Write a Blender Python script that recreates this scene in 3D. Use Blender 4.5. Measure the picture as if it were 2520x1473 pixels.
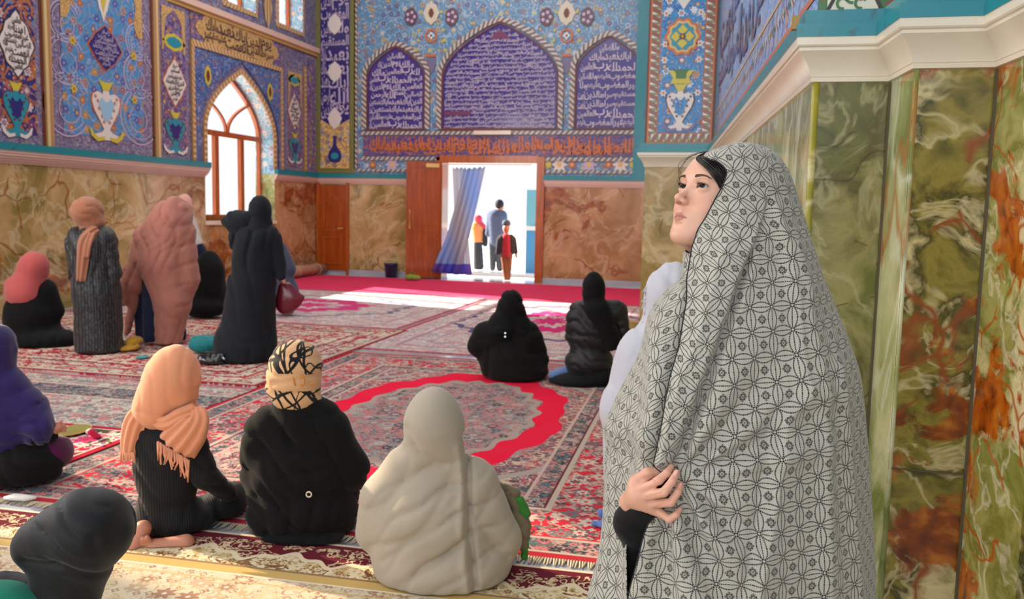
import bpy, math, random
import numpy as np
from mathutils import Vector, Matrix, geometry

for o in list(bpy.data.objects):
    bpy.data.objects.remove(o)
scene = bpy.context.scene
C = scene.collection
PI = math.pi

# ---------------------------------------------------------------- camera
FPX, CX, CY, CAMH = 2100.0, 1260.0, 736.5, 1.45
YAW, PIT, ROL = math.radians(15.1), math.radians(5.93), math.radians(1.2)
fw = Vector((-math.sin(YAW)*math.cos(PIT), math.cos(YAW)*math.cos(PIT), -math.sin(PIT)))
r0 = fw.cross(Vector((0, 0, 1))).normalized()
u0 = r0.cross(fw)
rr = r0*math.cos(ROL) + u0*math.sin(ROL)
uu = u0*math.cos(ROL) - r0*math.sin(ROL)
CO = Vector((0, 0, CAMH))
cam = bpy.data.cameras.new('camera')
camo = bpy.data.objects.new('camera', cam)
C.objects.link(camo)
camo.matrix_world = Matrix(((rr.x, uu.x, -fw.x, 0), (rr.y, uu.y, -fw.y, 0), (rr.z, uu.z, -fw.z, CAMH), (0, 0, 0, 1)))
cam.sensor_width = 36.0
cam.lens = 36.0*FPX/2520.0
cam.dof.use_dof = True
cam.dof.focus_distance = 1.98
cam.dof.aperture_fstop = 6.3
scene.camera = camo

# ---------------------------------------------------------------- sky, sun, window daylight, added fill lamps
world = bpy.data.worlds.new('world')
scene.world = world
world.use_nodes = True
bgn = world.node_tree.nodes['Background']
bgn.inputs[0].default_value = (0.93, 0.96, 1.0, 1)
bgn.inputs[1].default_value = 1.15
scene.view_settings.view_transform = 'Standard'
scene.view_settings.look = 'None'
scene.view_settings.gamma = 1.0
scene.view_settings.exposure = 0.0
scene.cycles.max_bounces = 6
scene.cycles.diffuse_bounces = 3
scene.cycles.glossy_bounces = 3
scene.cycles.use_denoising = True
scene.cycles.sample_clamp_indirect = 4.0

def light(name, kind, loc, direction, energy, color=(1, 1, 1), size=1.0, size_y=None, angle=None):
    l = bpy.data.lights.new(name, kind)
    l.energy = energy
    l.color = color
    if kind == 'AREA':
        l.shape = 'RECTANGLE'
        l.size = size
        l.size_y = size_y or size
    if angle is not None:
        l.angle = angle
    o = bpy.data.objects.new(name, l)
    C.objects.link(o)
    o.location = loc
    o.rotation_euler = Vector(direction).to_track_quat('-Z', 'Y').to_euler()
    return o

SUN_EL, SUN_AZ = math.radians(25), math.radians(-13)
SUND = Vector((math.cos(SUN_EL)*math.cos(SUN_AZ), math.cos(SUN_EL)*math.sin(SUN_AZ), -math.sin(SUN_EL)))
light('sun', 'SUN', (-20, 8, 12), SUND, 26.0, (1.0, 0.93, 0.82), angle=math.radians(0.8))
light('ambient_fill_far', 'AREA', (-5.0, 12.0, 7.4), (0.05, 0.1, -1), 300, (1, 0.97, 0.93), 6, 6)  # added ambient lamp under the closed ceiling, no opening above it
light('ambient_fill_near', 'AREA', (-4.5, 4.5, 7.4), (0.1, 0.0, -1), 170, (1, 0.97, 0.93), 6, 5)  # second added ambient lamp below the ceiling, over the near half
light('window_daylight', 'AREA', (-8.2, 2.5, 3.4), (1, 0.02, -0.22), 260, (1, 0.96, 0.9), 5.5, 2.6)
light('rear_fill', 'AREA', (-1.5, -6.0, 4.2), (0.0, 1, -0.22), 190, (0.96, 0.98, 1.0), 7, 4)  # added fill lamp behind the camera

# ---------------------------------------------------------------- picture measurements turned into places
def ray(x, y):
    return fw + rr*((x-CX)/FPX) - uu*((y-CY)/FPX)
def cs(x, y, d):
    return CO + ray(x, y)*d
def FL(x, y, z=0.0):
    d = ray(x, y)
    return CO + d*((z-CAMH)/d.z)

class Fr:
    """a plane frame: origin, u, v, outward normal"""
    def __init__(s, o, u, v, n):
        s.o, s.u, s.v, s.n = Vector(o), Vector(u).normalized(), Vector(v).normalized(), Vector(n).normalized()
    def pt(s, a, b, h=0.0):
        return s.o + s.u*a + s.v*b + s.n*h
    def hit(s, x, y):
        d = ray(x, y)
        t = (s.o-CO).dot(s.n)/d.dot(s.n)
        p = CO + d*t - s.o
        return (p.dot(s.u), p.dot(s.v))

# ---------------------------------------------------------------- node shorthand
class S:
    def __init__(s, nt, sock):
        s.nt, s.k = nt, sock
    def _m(s, op, *a):
        n = s.nt.nodes.new('ShaderNodeMath')
        n.operation = op
        for i, v in enumerate((s,)+a):
            if isinstance(v, S):
                s.nt.links.new(v.k, n.inputs[i])
            else:
                n.inputs[i].default_value = v
        return S(s.nt, n.outputs[0])
    def __add__(s, o): return s._m('ADD', o)
    __radd__ = __add__
    def __sub__(s, o): return s._m('SUBTRACT', o)
    def __rsub__(s, o): return (s*-1.0)+o
    def __mul__(s, o): return s._m('MULTIPLY', o)
    __rmul__ = __mul__
    def __truediv__(s, o): return s._m('DIVIDE', o)
    def lt(s, o): return s._m('LESS_THAN', o)
    def gt(s, o): return s._m('GREATER_THAN', o)
    def abs(s): return s._m('ABSOLUTE')
    def sin(s): return s._m('SINE')
    def cos(s): return s._m('COSINE')
    def fract(s): return s._m('FRACT')
    def sqrt(s): return s._m('SQRT')
    def pow(s, o): return s._m('POWER', o)
    def mx(s, o): return s._m('MAXIMUM', o)
    def mn(s, o): return s._m('MINIMUM', o)
    def pp(s, o): return s._m('PINGPONG', o)
    def atan2(s, o): return s._m('ARCTAN2', o)
    def mod(s, o): return s._m('FLOORED_MODULO', o)

class Mat:
    def __init__(s, name, rough=0.6, spec=0.5, metal=0.0, coat=0.0, sheen=0.0):
        s.m = bpy.data.materials.new(name)
        s.m.use_nodes = True
        s.nt = s.m.node_tree
        s.b = s.nt.nodes['Principled BSDF']
        s.b.inputs['Roughness'].default_value = rough
        s.b.inputs['Specular IOR Level'].default_value = spec
        s.b.inputs['Metallic'].default_value = metal
        s.b.inputs['Coat Weight'].default_value = coat
        s.b.inputs['Coat Roughness'].default_value = 0.08
        s.b.inputs['Sheen Weight'].default_value = sheen
        s.b.inputs['Sheen Roughness'].default_value = 0.5
    def node(s, t): return s.nt.nodes.new(t)
    def link(s, a, b): s.nt.links.new(a.k if isinstance(a, S) else a, b)
    def coord(s, kind='Object'):
        n = s.node('ShaderNodeTexCoord')
        return S(s.nt, n.outputs[kind])
    def uv(s):
        n = s.node('ShaderNodeUVMap')
        return S(s.nt, n.outputs[0])
    def sep(s, v):
        n = s.node('ShaderNodeSeparateXYZ')
        s.link(v, n.inputs[0])
        return [S(s.nt, n.outputs[i]) for i in range(3)]
    def comb(s, x, y, z=0.0):
        n = s.node('ShaderNodeCombineXYZ')
        for i, v in enumerate((x, y, z)):
            if isinstance(v, S): s.link(v, n.inputs[i])
            else: n.inputs[i].default_value = v
        return S(s.nt, n.outputs[0])
    def vm(s, op, a, b=None, scale=None):
        n = s.node('ShaderNodeVectorMath')
        n.operation = op
        s.link(a, n.inputs[0])
        if b is not None:
            if isinstance(b, S): s.link(b, n.inputs[1])
            else: n.inputs[1].default_value = b
        if scale is not None:
            n.inputs['Scale'].default_value = scale
        return S(s.nt, n.outputs[0])
    def noise(s, v, scale=1.0, detail=2.0, rough=0.5, dist=0.0, color=False):
        n = s.node('ShaderNodeTexNoise')
        s.link(v, n.inputs['Vector'])
        n.inputs['Scale'].default_value = scale
        n.inputs['Detail'].default_value = detail
        n.inputs['Roughness'].default_value = rough
        n.inputs['Distortion'].default_value = dist
        return S(s.nt, n.outputs['Color' if color else 'Fac'])
    def voro(s, v, scale=1.0, feature='F1', rnd=1.0, dim='3D'):
        n = s.node('ShaderNodeTexVoronoi')
        n.voronoi_dimensions = dim
        n.feature = feature
        s.link(v, n.inputs['Vector'])
        n.inputs['Scale'].default_value = scale
        n.inputs['Randomness'].default_value = rnd
        return n
    def ramp(s, f, stops, const=False):
        n = s.node('ShaderNodeValToRGB')
        n.color_ramp.interpolation = 'CONSTANT' if const else 'LINEAR'
        el = n.color_ramp.elements
        while len(el) < len(stops): el.new(0.5)
        for e, (p, c) in zip(el, stops):
            e.position = p
        for e, (p, c) in zip(el, stops):
            e.color = (*c, 1)
        s.link(f, n.inputs[0])
        return S(s.nt, n.outputs[0])
    def mix(s, f, a, b, mode='MIX'):
        n = s.node('ShaderNodeMix')
        n.data_type = 'RGBA'
        n.blend_type = mode
        for i, v in ((0, f), (6, a), (7, b)):
            if isinstance(v, S): s.link(v, n.inputs[i])
            elif i == 0: n.inputs[0].default_value = v
            else: n.inputs[i].default_value = (*v, 1)
        return S(s.nt, n.outputs[2])
    def col(s, c):
        if isinstance(c, S): s.link(c, s.b.inputs['Base Color'])
        else: s.b.inputs['Base Color'].default_value = (*c, 1)
        return s
    def bump(s, h, strength=0.3, dist=0.01):
        n = s.node('ShaderNodeBump')
        n.inputs['Strength'].default_value = strength
        n.inputs['Distance'].default_value = dist
        s.link(h, n.inputs['Height'])
        s.link(n.outputs[0], s.b.inputs['Normal'])
        return s

def lin(*c):
    """sRGB 0-255 to linear"""
    return tuple(((v/255.0)/12.92 if v/255.0 <= 0.04045 else ((v/255.0+0.055)/1.055)**2.4) for v in c)

_mats = {}
def plain(name, rgb, rough=0.6, **k):
    if name not in _mats:
        _mats[name] = Mat(name, rough, **k).col(lin(*rgb)).m
    return _mats[name]

def cloth(name, rgb, rough=0.9, sheen=0.15, wr=0.004, var=0.12, fold=0.0, foldscale=14, spec=0.2):
    if name in _mats: return _mats[name]
    m = Mat(name, rough, spec, sheen=sheen)
    co = m.coord('Object')
    n = m.noise(co, 6, 3)
    c = lin(*rgb)
    m.col(m.mix(n, tuple(v*(1-var) for v in c), tuple(min(1, v*(1+var)) for v in c)))
    h = m.noise(co, 600, 1)*0.12 + m.noise(co, foldscale, 3, 0.55, 0.6)*fold
    m.bump(h, 0.5, wr)
    _mats[name] = m.m
    return m.m

def stripecloth(name, rgb, rgb2, freq, axis=0, bumpy=0.5, spec=0.25, rough=0.7, sparkle=False):
    m = Mat(name, rough, spec, sheen=0.1)
    co = m.coord('Object')
    x, y, z = m.sep(co)
    a = (x + y*0.6) if axis == 0 else (z + x*0.45 + m.noise(co, 5, 1)*0.03)
    w = (a*freq*2*PI + m.noise(co, 3, 2)*3.0).sin()*0.5+0.5
    if sparkle:
        w = w*m.noise(m.comb(x*60, y*60, z*9), 3, 2).gt(0.52)
    m.col(m.mix(w, lin(*rgb), lin(*rgb2)))
    m.bump(w, bumpy, 0.003)
    return m.m

def floral(name, base, accents, cell=0.2, vine=None, vs=6.0, rough=0.3, base2=None, seed=0.0, small=True, petals=6, coat=0.1, vw=0.018):
    """glazed tile field: rosettes, curling vines and small buds"""
    m = Mat(name, rough, 0.5, coat=coat)
    uv = m.uv()
    x, y, _ = m.sep(uv)
    v = m.comb(x+seed*3.7, y+seed*1.9, 0.0)
    c = lin(*base)
    col = m.mix(m.noise(v, 1.5/cell, 2), c, lin(*(base2 or base)))
    if vine:
        n1 = m.noise(v, vs, 1.0, 0.5, 0.4)
        line = (n1-0.5).abs().lt(vw) + (n1-0.62).abs().lt(vw) + (n1-0.39).abs().lt(vw)
        col = m.mix(line.mn(1.0), col, lin(*vine))
    def layer(col, cell, accents, r, pet, off):
        vo = m.voro(m.vm('ADD', v, (off, off*0.7, 0)), 1.0/cell, 'F1', 0.75, '2D')
        d = S(m.nt, vo.outputs['Distance'])
        pos = S(m.nt, vo.outputs['Position'])
        rel = m.vm('SUBTRACT', m.vm('ADD', v, (off, off*0.7, 0)), pos)
        rx, ry, _ = m.sep(rel)
        ang = ry.atan2(rx)
        rc = m.sep(S(m.nt, vo.outputs['Color']))
        k = len(accents)
        acc = m.ramp(rc[0], [(i/k, lin(*a)) for i, a in enumerate(accents)], True)
        acc2 = m.ramp(rc[1], [(i/k, lin(*a)) for i, a in enumerate(accents[::-1])], True)
        rad = (ang*float(pet)).cos()*0.22*r + r
        col = m.mix(d.lt(rad), col, acc)
        col = m.mix(d.lt(rad*0.55), col, acc2)
        return m.mix(d.lt(r*0.2), col, lin(215, 196, 150))
    if small:
        col = layer(col, cell*0.42, accents, 0.19, 4, 5.3)
    col = layer(col, cell, accents, 0.27, petals, 0.0)
    m.col(col)
    return m.m

def onyx(name, cols, rust=0.5, scale=1.0, vein=(150, 80, 25), pale=(226, 214, 180), seed=0.0, stretch=(1, 1, 1), rough=0.16, blotch=0.6, veinw=0.02, palew=0.035):
    """polished onyx marble slabs"""
    m = Mat(name, rough, 0.4, coat=0.04)
    co = m.coord('Object')
    v = m.vm('MULTIPLY', m.vm('ADD', co, (seed*5.1, seed*2.3, seed*7.7)), stretch)
    w = m.vm('SCALE', m.noise(v, 0.9*scale, 3, 0.5, 0.0, True), scale=0.9/scale)
    vw = m.vm('ADD', v, w)
    n = m.noise(vw, 1.3*scale, 8, 0.58, 0.35)
    k = len(cols)
    col = m.ramp(n, [(0.3+0.4*i/(k-1), lin(*c)) for i, c in enumerate(cols)])
    n2 = m.noise(vw, 1.7*scale, 4, 0.55, 0.8)
    col = m.mix(((n2-0.5).abs()*(-1.0/palew)+1.0).mx(0.0)*0.55, col, lin(*pale))
    bl = m.noise(m.vm('ADD', vw, (7.3, 1.1, 3.3)), 0.95*scale, 8, 0.62, 0.5)
    blm = ((bl-blotch)*30.0).mx(0.0).mn(1.0)
    rc = m.ramp(m.noise(vw, 7*scale, 4), [(0.3, lin(88, 40, 8)), (0.5, lin(*vein)), (0.72, lin(190, 116, 34))])
    col = m.mix(blm*rust, col, rc)
    vo = m.voro(vw, 1.5*scale, 'DISTANCE_TO_EDGE', 1.0)
    e = S(m.nt, vo.outputs['Distance'])
    msk = m.noise(v, 1.1*scale, 2).gt(0.5)
    ev = ((e*(-1.0/veinw)+1.0).mx(0.0)*msk)
    col = m.mix(ev*rust, col, lin(*vein))
    m.col(col)
    return m.m

def wood(name, a, b, rough=0.25):
    m = Mat(name, rough, 0.5, coat=0.3)
    co = m.coord('Object')
    x, y, z = m.sep(co)
    n = m.noise(m.comb(x*9, y*9, z*0.9), 2.0, 5, 0.6, 0.8)
    m.col(m.ramp(n, [(0.3, lin(*a)), (0.7, lin(*b))]))
    return m.m

# ---------------------------------------------------------------- mesh shorthand
class PM:
    def __init__(s):
        s.v, s.f, s.mi, s.uv, s.mats = [], [], [], [], []
    def mat(s, m):
        if m not in s.mats: s.mats.append(m)
        return s.mats.index(m)
    def face(s, pts, m, uv=None):
        b = len(s.v)
        s.v += [tuple(p) for p in pts]
        s.f.append(list(range(b, b+len(pts))))
        s.mi.append(s.mat(m))
        s.uv.append(uv or [(0, 0)]*len(pts))
    def poly(s, fr, pts, h, m, thick=0.0, uvs=None):
        pp = [fr.pt(a, b, h) for a, b in pts]
        s.face(pp, m, uvs or [(a, b) for a, b in pts])
        if thick:
            n = len(pts)
            for i in range(n):
                j = (i+1) % n
                q = [fr.pt(*pts[i], h-thick), fr.pt(*pts[j], h-thick), pp[j], pp[i]]
                s.face(q, m, [pts[i], pts[j], pts[j], pts[i]])
    def rect(s, fr, a0, b0, a1, b1, h, m, thick=0.0):
        s.poly(fr, [(a0, b0), (a1, b0), (a1, b1), (a0, b1)], h, m, thick)
    def holed(s, fr, outer, holes, h, m):
        loops = [[Vector((a, b, 0)) for a, b in outer]] + [[Vector((a, b, 0)) for a, b in hh] for hh in holes]
        flat = [p for l in loops for p in l]
        for t in geometry.tessellate_polygon(loops):
            s.face([fr.pt(flat[i].x, flat[i].y, h) for i in t], m, [(flat[i].x, flat[i].y) for i in t])
    def strip(s, fr, path, w, h, m, closed=False, thick=0.0):
        """ribbon along a 2D path; uv = (length, across)"""
        n = len(path)
        P = [Vector((a, b)) for a, b in path]
        L, R = [], []
        for i in range(n):
            if closed: a, b = P[i-1], P[(i+1) % n]
            else: a, b = P[max(0, i-1)], P[min(n-1, i+1)]
            t = (b-a).normalized()
            nn = Vector((-t.y, t.x))
            # miter
            if closed or 0 < i < n-1:
                t1 = (P[i]-P[i-1]).normalized()
                c = max(0.5, t1.dot(t))
            else: c = 1
            L.append(P[i]+nn*w*0.5/c); R.append(P[i]-nn*w*0.5/c)
        acc = 0
        for i in range(n if closed else n-1):
            j = (i+1) % n
            dl = (P[j]-P[i]).length
            s.face([fr.pt(*L[i], h), fr.pt(*R[i], h), fr.pt(*R[j], h), fr.pt(*L[j], h)], m,
                   [(acc, 0), (acc, w), (acc+dl, w), (acc+dl, 0)])
            if thick:
                for A in (L, R):
                    s.face([fr.pt(*A[i], h-thick), fr.pt(*A[j], h-thick), fr.pt(*A[j], h), fr.pt(*A[i], h)], m)
            acc += dl
    def box(s, lo, hi, m, M=None):
        x0, y0, z0 = lo; x1, y1, z1 = hi
        c = [Vector(p) for p in ((x0,y0,z0),(x1,y0,z0),(x1,y1,z0),(x0,y1,z0),(x0,y0,z1),(x1,y0,z1),(x1,y1,z1),(x0,y1,z1))]
        if M is not None: c = [M @ p for p in c]
        for q in ((0,3,2,1),(4,5,6,7),(0,1,5,4),(1,2,6,5),(2,3,7,6),(3,0,4,7)):
            pts = [c[i] for i in q]
            e1, e2 = (pts[1]-pts[0]).length, (pts[3]-pts[0]).length
            s.face(pts, m, [(0, 0), (e1, 0), (e1, e2), (0, e2)])
    def fbox(s, fr, a0, b0, a1, b1, h0, h1, m):
        for q, uvv in (
            ([(a0,b0,h1),(a1,b0,h1),(a1,b1,h1),(a0,b1,h1)], 0), ([(a0,b0,h0),(a0,b1,h0),(a1,b1,h0),(a1,b0,h0)], 0),
            ([(a0,b0,h0),(a1,b0,h0),(a1,b0,h1),(a0,b0,h1)], 1), ([(a0,b1,h0),(a0,b1,h1),(a1,b1,h1),(a1,b1,h0)], 1),
            ([(a0,b0,h0),(a0,b0,h1),(a0,b1,h1),(a0,b1,h0)], 2), ([(a1,b0,h0),(a1,b1,h0),(a1,b1,h1),(a1,b0,h1)], 2)):
            uv = [(p[0], p[1]) if uvv == 0 else ((p[0], p[2]) if uvv == 1 else (p[2], p[1])) for p in q]
            s.face([fr.pt(*p) for p in q], m, uv)
    def tube(s, pts, r, m, n=8, cap=True):
        """tube through 3D points, r number or list"""
        P = [Vector(p) for p in pts]
        k = len(P)
        if not isinstance(r, (list, tuple)): r = [r]*k
        up = Vector((0, 0, 1))
        rings = []
        for i in range(k):
            t = (P[min(k-1, i+1)]-P[max(0, i-1)]).normalized()
            a = t.cross(up)
            if a.length < 1e-3: a = t.cross(Vector((1, 0, 0)))
            a.normalize(); b = t.cross(a)
            rings.append([P[i]+(a*math.cos(2*PI*j/n)+b*math.sin(2*PI*j/n))*r[i] for j in range(n)])
        base = len(s.v)
        mi = s.mat(m)
        for g in rings: s.v += [tuple(p) for p in g]
        for i in range(k-1):
            for j in range(n):
                j2 = (j+1) % n
                s.f.append([base+i*n+j, base+i*n+j2, base+(i+1)*n+j2, base+(i+1)*n+j]); s.mi.append(mi); s.uv.append([(0, 0)]*4)
        if cap:
            s.f.append([base+j for j in range(n)][::-1]); s.mi.append(mi); s.uv.append([(0, 0)]*n)
            s.f.append([base+(k-1)*n+j for j in range(n)]); s.mi.append(mi); s.uv.append([(0, 0)]*n)
    def lathe(s, c, prof, m, n=24):
        base = len(s.v); mi = s.mat(m); c = Vector(c)
        for r, z in prof:
            for j in range(n):
                s.v.append((c.x+r*math.cos(2*PI*j/n), c.y+r*math.sin(2*PI*j/n), c.z+z))
        for i in range(len(prof)-1):
            for j in range(n):
                j2 = (j+1) % n
                s.f.append([base+i*n+j, base+i*n+j2, base+(i+1)*n+j2, base+(i+1)*n+j]); s.mi.append(mi); s.uv.append([(0, 0)]*4)
    def build(s, name, parent=None, smooth=False, bevel=0.0, **props):
        me = bpy.data.meshes.new(name)
        me.from_pydata(s.v, [], s.f)
        for m in s.mats: me.materials.append(m)
        me.polygons.foreach_set('material_index', s.mi)
        if smooth: me.polygons.foreach_set('use_smooth', [True]*len(s.f))
        ul = me.uv_layers.new(name='UVMap')
        flat = [c for u in s.uv for p in u for c in p]
        ul.data.foreach_set('uv', flat)
        me.update()
        o = bpy.data.objects.new(name, me)
        C.objects.link(o)
        if parent: o.parent = parent
        if bevel:
            b = o.modifiers.new('bevel', 'BEVEL'); b.width = bevel; b.segments = 2; b.limit_method = 'ANGLE'
            wl = None
        for k, v in props.items(): o[k] = v
        return o

def tag(o, label=None, category=None, group=None, kind=None):
    for k, v in (('label', label), ('category', category), ('group', group), ('kind', kind)):
        if v: o[k] = v
    return o
def empty(name, loc=(0, 0, 0), rz=0.0):
    o = bpy.data.objects.new(name, None)
    C.objects.link(o)
    o.location = loc; o.rotation_euler = (0, 0, rz); o.empty_display_size = 0.1
    return o

# ---------------------------------------------------------------- Arabic inscription glyphs
_four = dict(zip('بتثجحخسشصضطظعغفقكلمنهي', [0xFE8F,0xFE95,0xFE99,0xFE9D,0xFEA1,0xFEA5,0xFEB1,0xFEB5,0xFEB9,0xFEBD,0xFEC1,0xFEC5,0xFEC9,0xFECD,0xFED1,0xFED5,0xFED9,0xFEDD,0xFEE1,0xFEE5,0xFEE9,0xFEF1]))
_two = dict(zip('ادذرزو', [0xFE8D,0xFEA9,0xFEAB,0xFEAD,0xFEAF,0xFEED]))
def shape(word):
    out = []
    for i, ch in enumerate(word):
        prev = i > 0 and word[i-1] in _four
        nxt = i < len(word)-1
        if ch in _two: out.append(chr(_two[ch]+(1 if prev else 0)))
        elif ch in _four:
            b = _four[ch]
            out.append(chr(b+(3 if prev and nxt else 1 if prev else 2 if nxt else 0)))
    return ''.join(out[::-1])
_gl = {}
def glyphs(t):
    if t in _gl: return _gl[t]
    c = bpy.data.curves.new('inscription', 'FONT'); c.body = t; c.size = 1; c.resolution_u = 1; c.offset = 0.02
    o = bpy.data.objects.new('inscription', c); C.objects.link(o)
    dg = bpy.context.evaluated_depsgraph_get(); e = o.evaluated_get(dg); me = e.to_mesh()
    vs = [(v.co.x, v.co.y) for v in me.vertices]; fs = [list(p.vertices) for p in me.polygons]
    e.to_mesh_clear(); bpy.data.objects.remove(o); bpy.data.curves.remove(c)
    x0 = min(v[0] for v in vs); x1 = max(v[0] for v in vs); y0 = min(v[1] for v in vs); y1 = max(v[1] for v in vs)
    _gl[t] = ([((x-x0)/(x1-x0), (y-y0)/(y1-y0)) for x, y in vs], fs, (x1-x0)/(y1-y0))
    return _gl[t]
WORDS = [shape(w) for w in 'بسم الله الرحمن الرحيم الحمد لله رب العالمين مالك يوم الدين اياك نعبد واياك نستعين اهدنا الصراط المستقيم صراط الذين انعمت عليهم غير المغضوب عليهم ولا الضالين'.split()]
def put(pm, fr, t, a, b, w, hgt, h, m, sl=0.0):
    vs, fs, _ = glyphs(t)
    base = len(pm.v); mi = pm.mat(m)
    for x, y in vs: pm.v.append(tuple(fr.pt(a+x*w+y*sl*w, b+y*hgt, h)))
    for f in fs:
        pm.f.append([base+i for i in f]); pm.mi.append(mi); pm.uv.append([(0, 0)]*len(f))
def writeline(pm, fr, a0, a1, b0, b1, h, m, rnd, tight=0.78):
    """one line of script filling the strip, right to left"""
    a = a1
    hh = b1-b0
    k = rnd.randrange(len(WORDS))
    while a > a0+hh*0.3:
        t = WORDS[k % len(WORDS)]; k += 1
        asp = glyphs(t)[2]
        w = min(asp*hh*tight, a-a0)
        put(pm, fr, t, a-w, b0, w, hh*rnd.uniform(0.9, 1.05), h, m)
        a -= w*0.97
def textshape(pm, fr, inside, b0, b1, nl, h, m, rnd, over=1.25, tight=0.78):
    """lines of script within a shape; inside(b) gives (a0, a1)"""
    st = (b1-b0)/nl
    for i in range(nl):
        b = b0+st*(i+0.5)
        r = inside(b+st*0.4); q = inside(b-st*0.4)
        if not r or not q: continue
        x0, x1 = max(r[0], q[0]), min(r[1], q[1])
        if x1-x0 > st*0.8: writeline(pm, fr, x0, x1, b-st*0.5*over, b+st*0.5*over, h, m, rnd, tight)

# ================================================================ THE SETTING
D = 16.79          # back wall
XL = -8.94         # left wall
ZC = 2.07          # top of the marble dado rail
BW = Fr((0, D, 0), (1, 0, 0), (0, 0, 1), (0, -1, 0))
LW = Fr((XL, 0, 0), (0, 1, 0), (0, 0, 1), (1, 0, 0))

m_stone = Mat('threshold_stone', 0.12, 0.5, coat=0.3)
m_stone.col(m_stone.mix(m_stone.noise(m_stone.coord(), 3, 4), lin(150, 150, 165), lin(196, 196, 205)))
m_stone = m_stone.m
m_teal = Mat('teal_glaze', 0.3, 0.5, coat=0.2)
m_teal.col(m_teal.mix(((m_teal.noise(m_teal.coord(), 14, 5)-0.62)*9.0).mx(0.0).mn(1.0), lin(18, 128, 140), lin(60, 62, 60)))
m_teal = m_teal.m
m_cream = Mat('cream_marble', 0.22, 0.5, coat=0.15)
m_cream.col(m_cream.mix(m_cream.noise(m_cream.coord(), 2.5, 6, 0.6, 0.6), lin(238, 228, 208), lin(214, 200, 176)))
m_cream = m_cream.m
m_pinkrail = Mat('pink_rail', 0.25, 0.5, coat=0.1)
m_pinkrail.col(m_pinkrail.mix(m_pinkrail.noise(m_pinkrail.coord(), 1.7, 5), lin(226, 194, 176), lin(214, 176, 158)))
m_pinkrail = m_pinkrail.m
m_plaster = plain('plaster', (206, 198, 186), 0.8)
m_wood = wood('varnished_wood', (150, 68, 18), (196, 100, 34))
m_wood2 = wood('door_wood', (138, 58, 10), (178, 84, 18))
m_gold = plain('gold_trim', (214, 176, 96), 0.4)
m_goldt = Mat('gold_beads', 0.35, 0.5, coat=0.2)
_u = m_goldt.sep(m_goldt.uv())
m_goldt.col(m_goldt.mix((_u[0]*10.0).fract().lt(0.55), lin(216, 186, 128), lin(176, 130, 84)))
m_goldt = m_goldt.m
m_rope = Mat('rope_tile', 0.3, 0.5, coat=0.2)
_u = m_rope.sep(m_rope.uv())
m_rope.col(m_rope.mix(((_u[0]*9.0+_u[1]*8.0).fract()).lt(0.5), lin(196, 186, 172), lin(110, 92, 100)))
m_rope = m_rope.m
m_brownline = plain('brown_line', (110, 52, 40), 0.4)
m_white = plain('glaze_white', (222, 212, 204), 0.3)
m_navy = plain('glaze_navy', (44, 36, 112), 0.25, coat=0.3)
m_violet = plain('glaze_violet', (58, 44, 128), 0.2, coat=0.4)
m_lilac = plain('glaze_lilac', (186, 170, 196), 0.3)
m_script = plain('glaze_script_white', (206, 192, 210), .3)
m_orange = plain('glaze_orange', (196, 106, 48), 0.3)
m_yellow = plain('glaze_yellow', (204, 186, 60), 0.3)
m_gyell = plain('glaze_gold', (218, 178, 104), 0.3)
m_dark = plain('glaze_dark', (52, 44, 40), 0.4)
m_turq = plain('glaze_turquoise', (40, 140, 160), 0.3)
m_green = plain('glaze_green', (58, 110, 50), 0.3)
m_ltblue = plain('glaze_pale_blue', (150, 190, 214), 0.3)

dado = onyx('dado_marble', [(182, 140, 88), (146, 116, 62), (178, 136, 90), (204, 168, 122), (128, 102, 52)], 0.85, 0.9, (138, 66, 20), (222, 190, 154), 0.0, blotch=0.58, veinw=0.018)
dado2 = onyx('dado_marble_green', [(166, 138, 80), (134, 116, 58), (180, 148, 94), (204, 172, 122), (120, 102, 48)], 0.9, 0.95, (136, 70, 20), (214, 198, 160), 2.0, blotch=0.6, veinw=0.022)
dado3 = onyx('dado_marble_rust', [(178, 130, 86), (196, 152, 106), (160, 116, 70), (206, 168, 124)], 0.8, 0.9, (140, 48, 12), (216, 180, 150), 3.0, blotch=0.56)
onyxA = onyx('onyx_olive', [(62, 66, 20), (104, 104, 44), (86, 82, 32), (146, 138, 82), (96, 100, 34), (120, 116, 62)], 0.8, 1.7, (74, 44, 12), (176, 168, 122), 1.0, blotch=0.7, veinw=0.012)
onyxG = onyx('onyx_gold_green', [(130, 126, 30), (160, 150, 50), (120, 118, 36)], 0.3, 1.0, seed=3)
onyxB = onyx('onyx_rust', [(38, 40, 4), (92, 86, 22), (138, 124, 48), (66, 62, 12), (204, 188, 130), (150, 134, 60), (50, 50, 8)], 1.0, 2.2, (134, 66, 12), (216, 200, 150), 5.0, blotch=0.54, veinw=0.045)
onyxC = onyx('onyx_orange', [(108, 112, 42), (164, 160, 92), (116, 118, 46), (200, 188, 132), (222, 202, 162)], 1.0, 2.6, (170, 80, 16), (226, 214, 182), 9.0, blotch=0.53, veinw=0.03)
onyxS = onyx('onyx_pale_green', [(128, 138, 72), (172, 180, 118), (112, 122, 58), (198, 196, 150), (144, 152, 86)], 0.8, 1.4, (170, 110, 50), (220, 222, 196), 12.0, stretch=(1, 1, 0.45), blotch=0.66, veinw=0.02)

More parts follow.
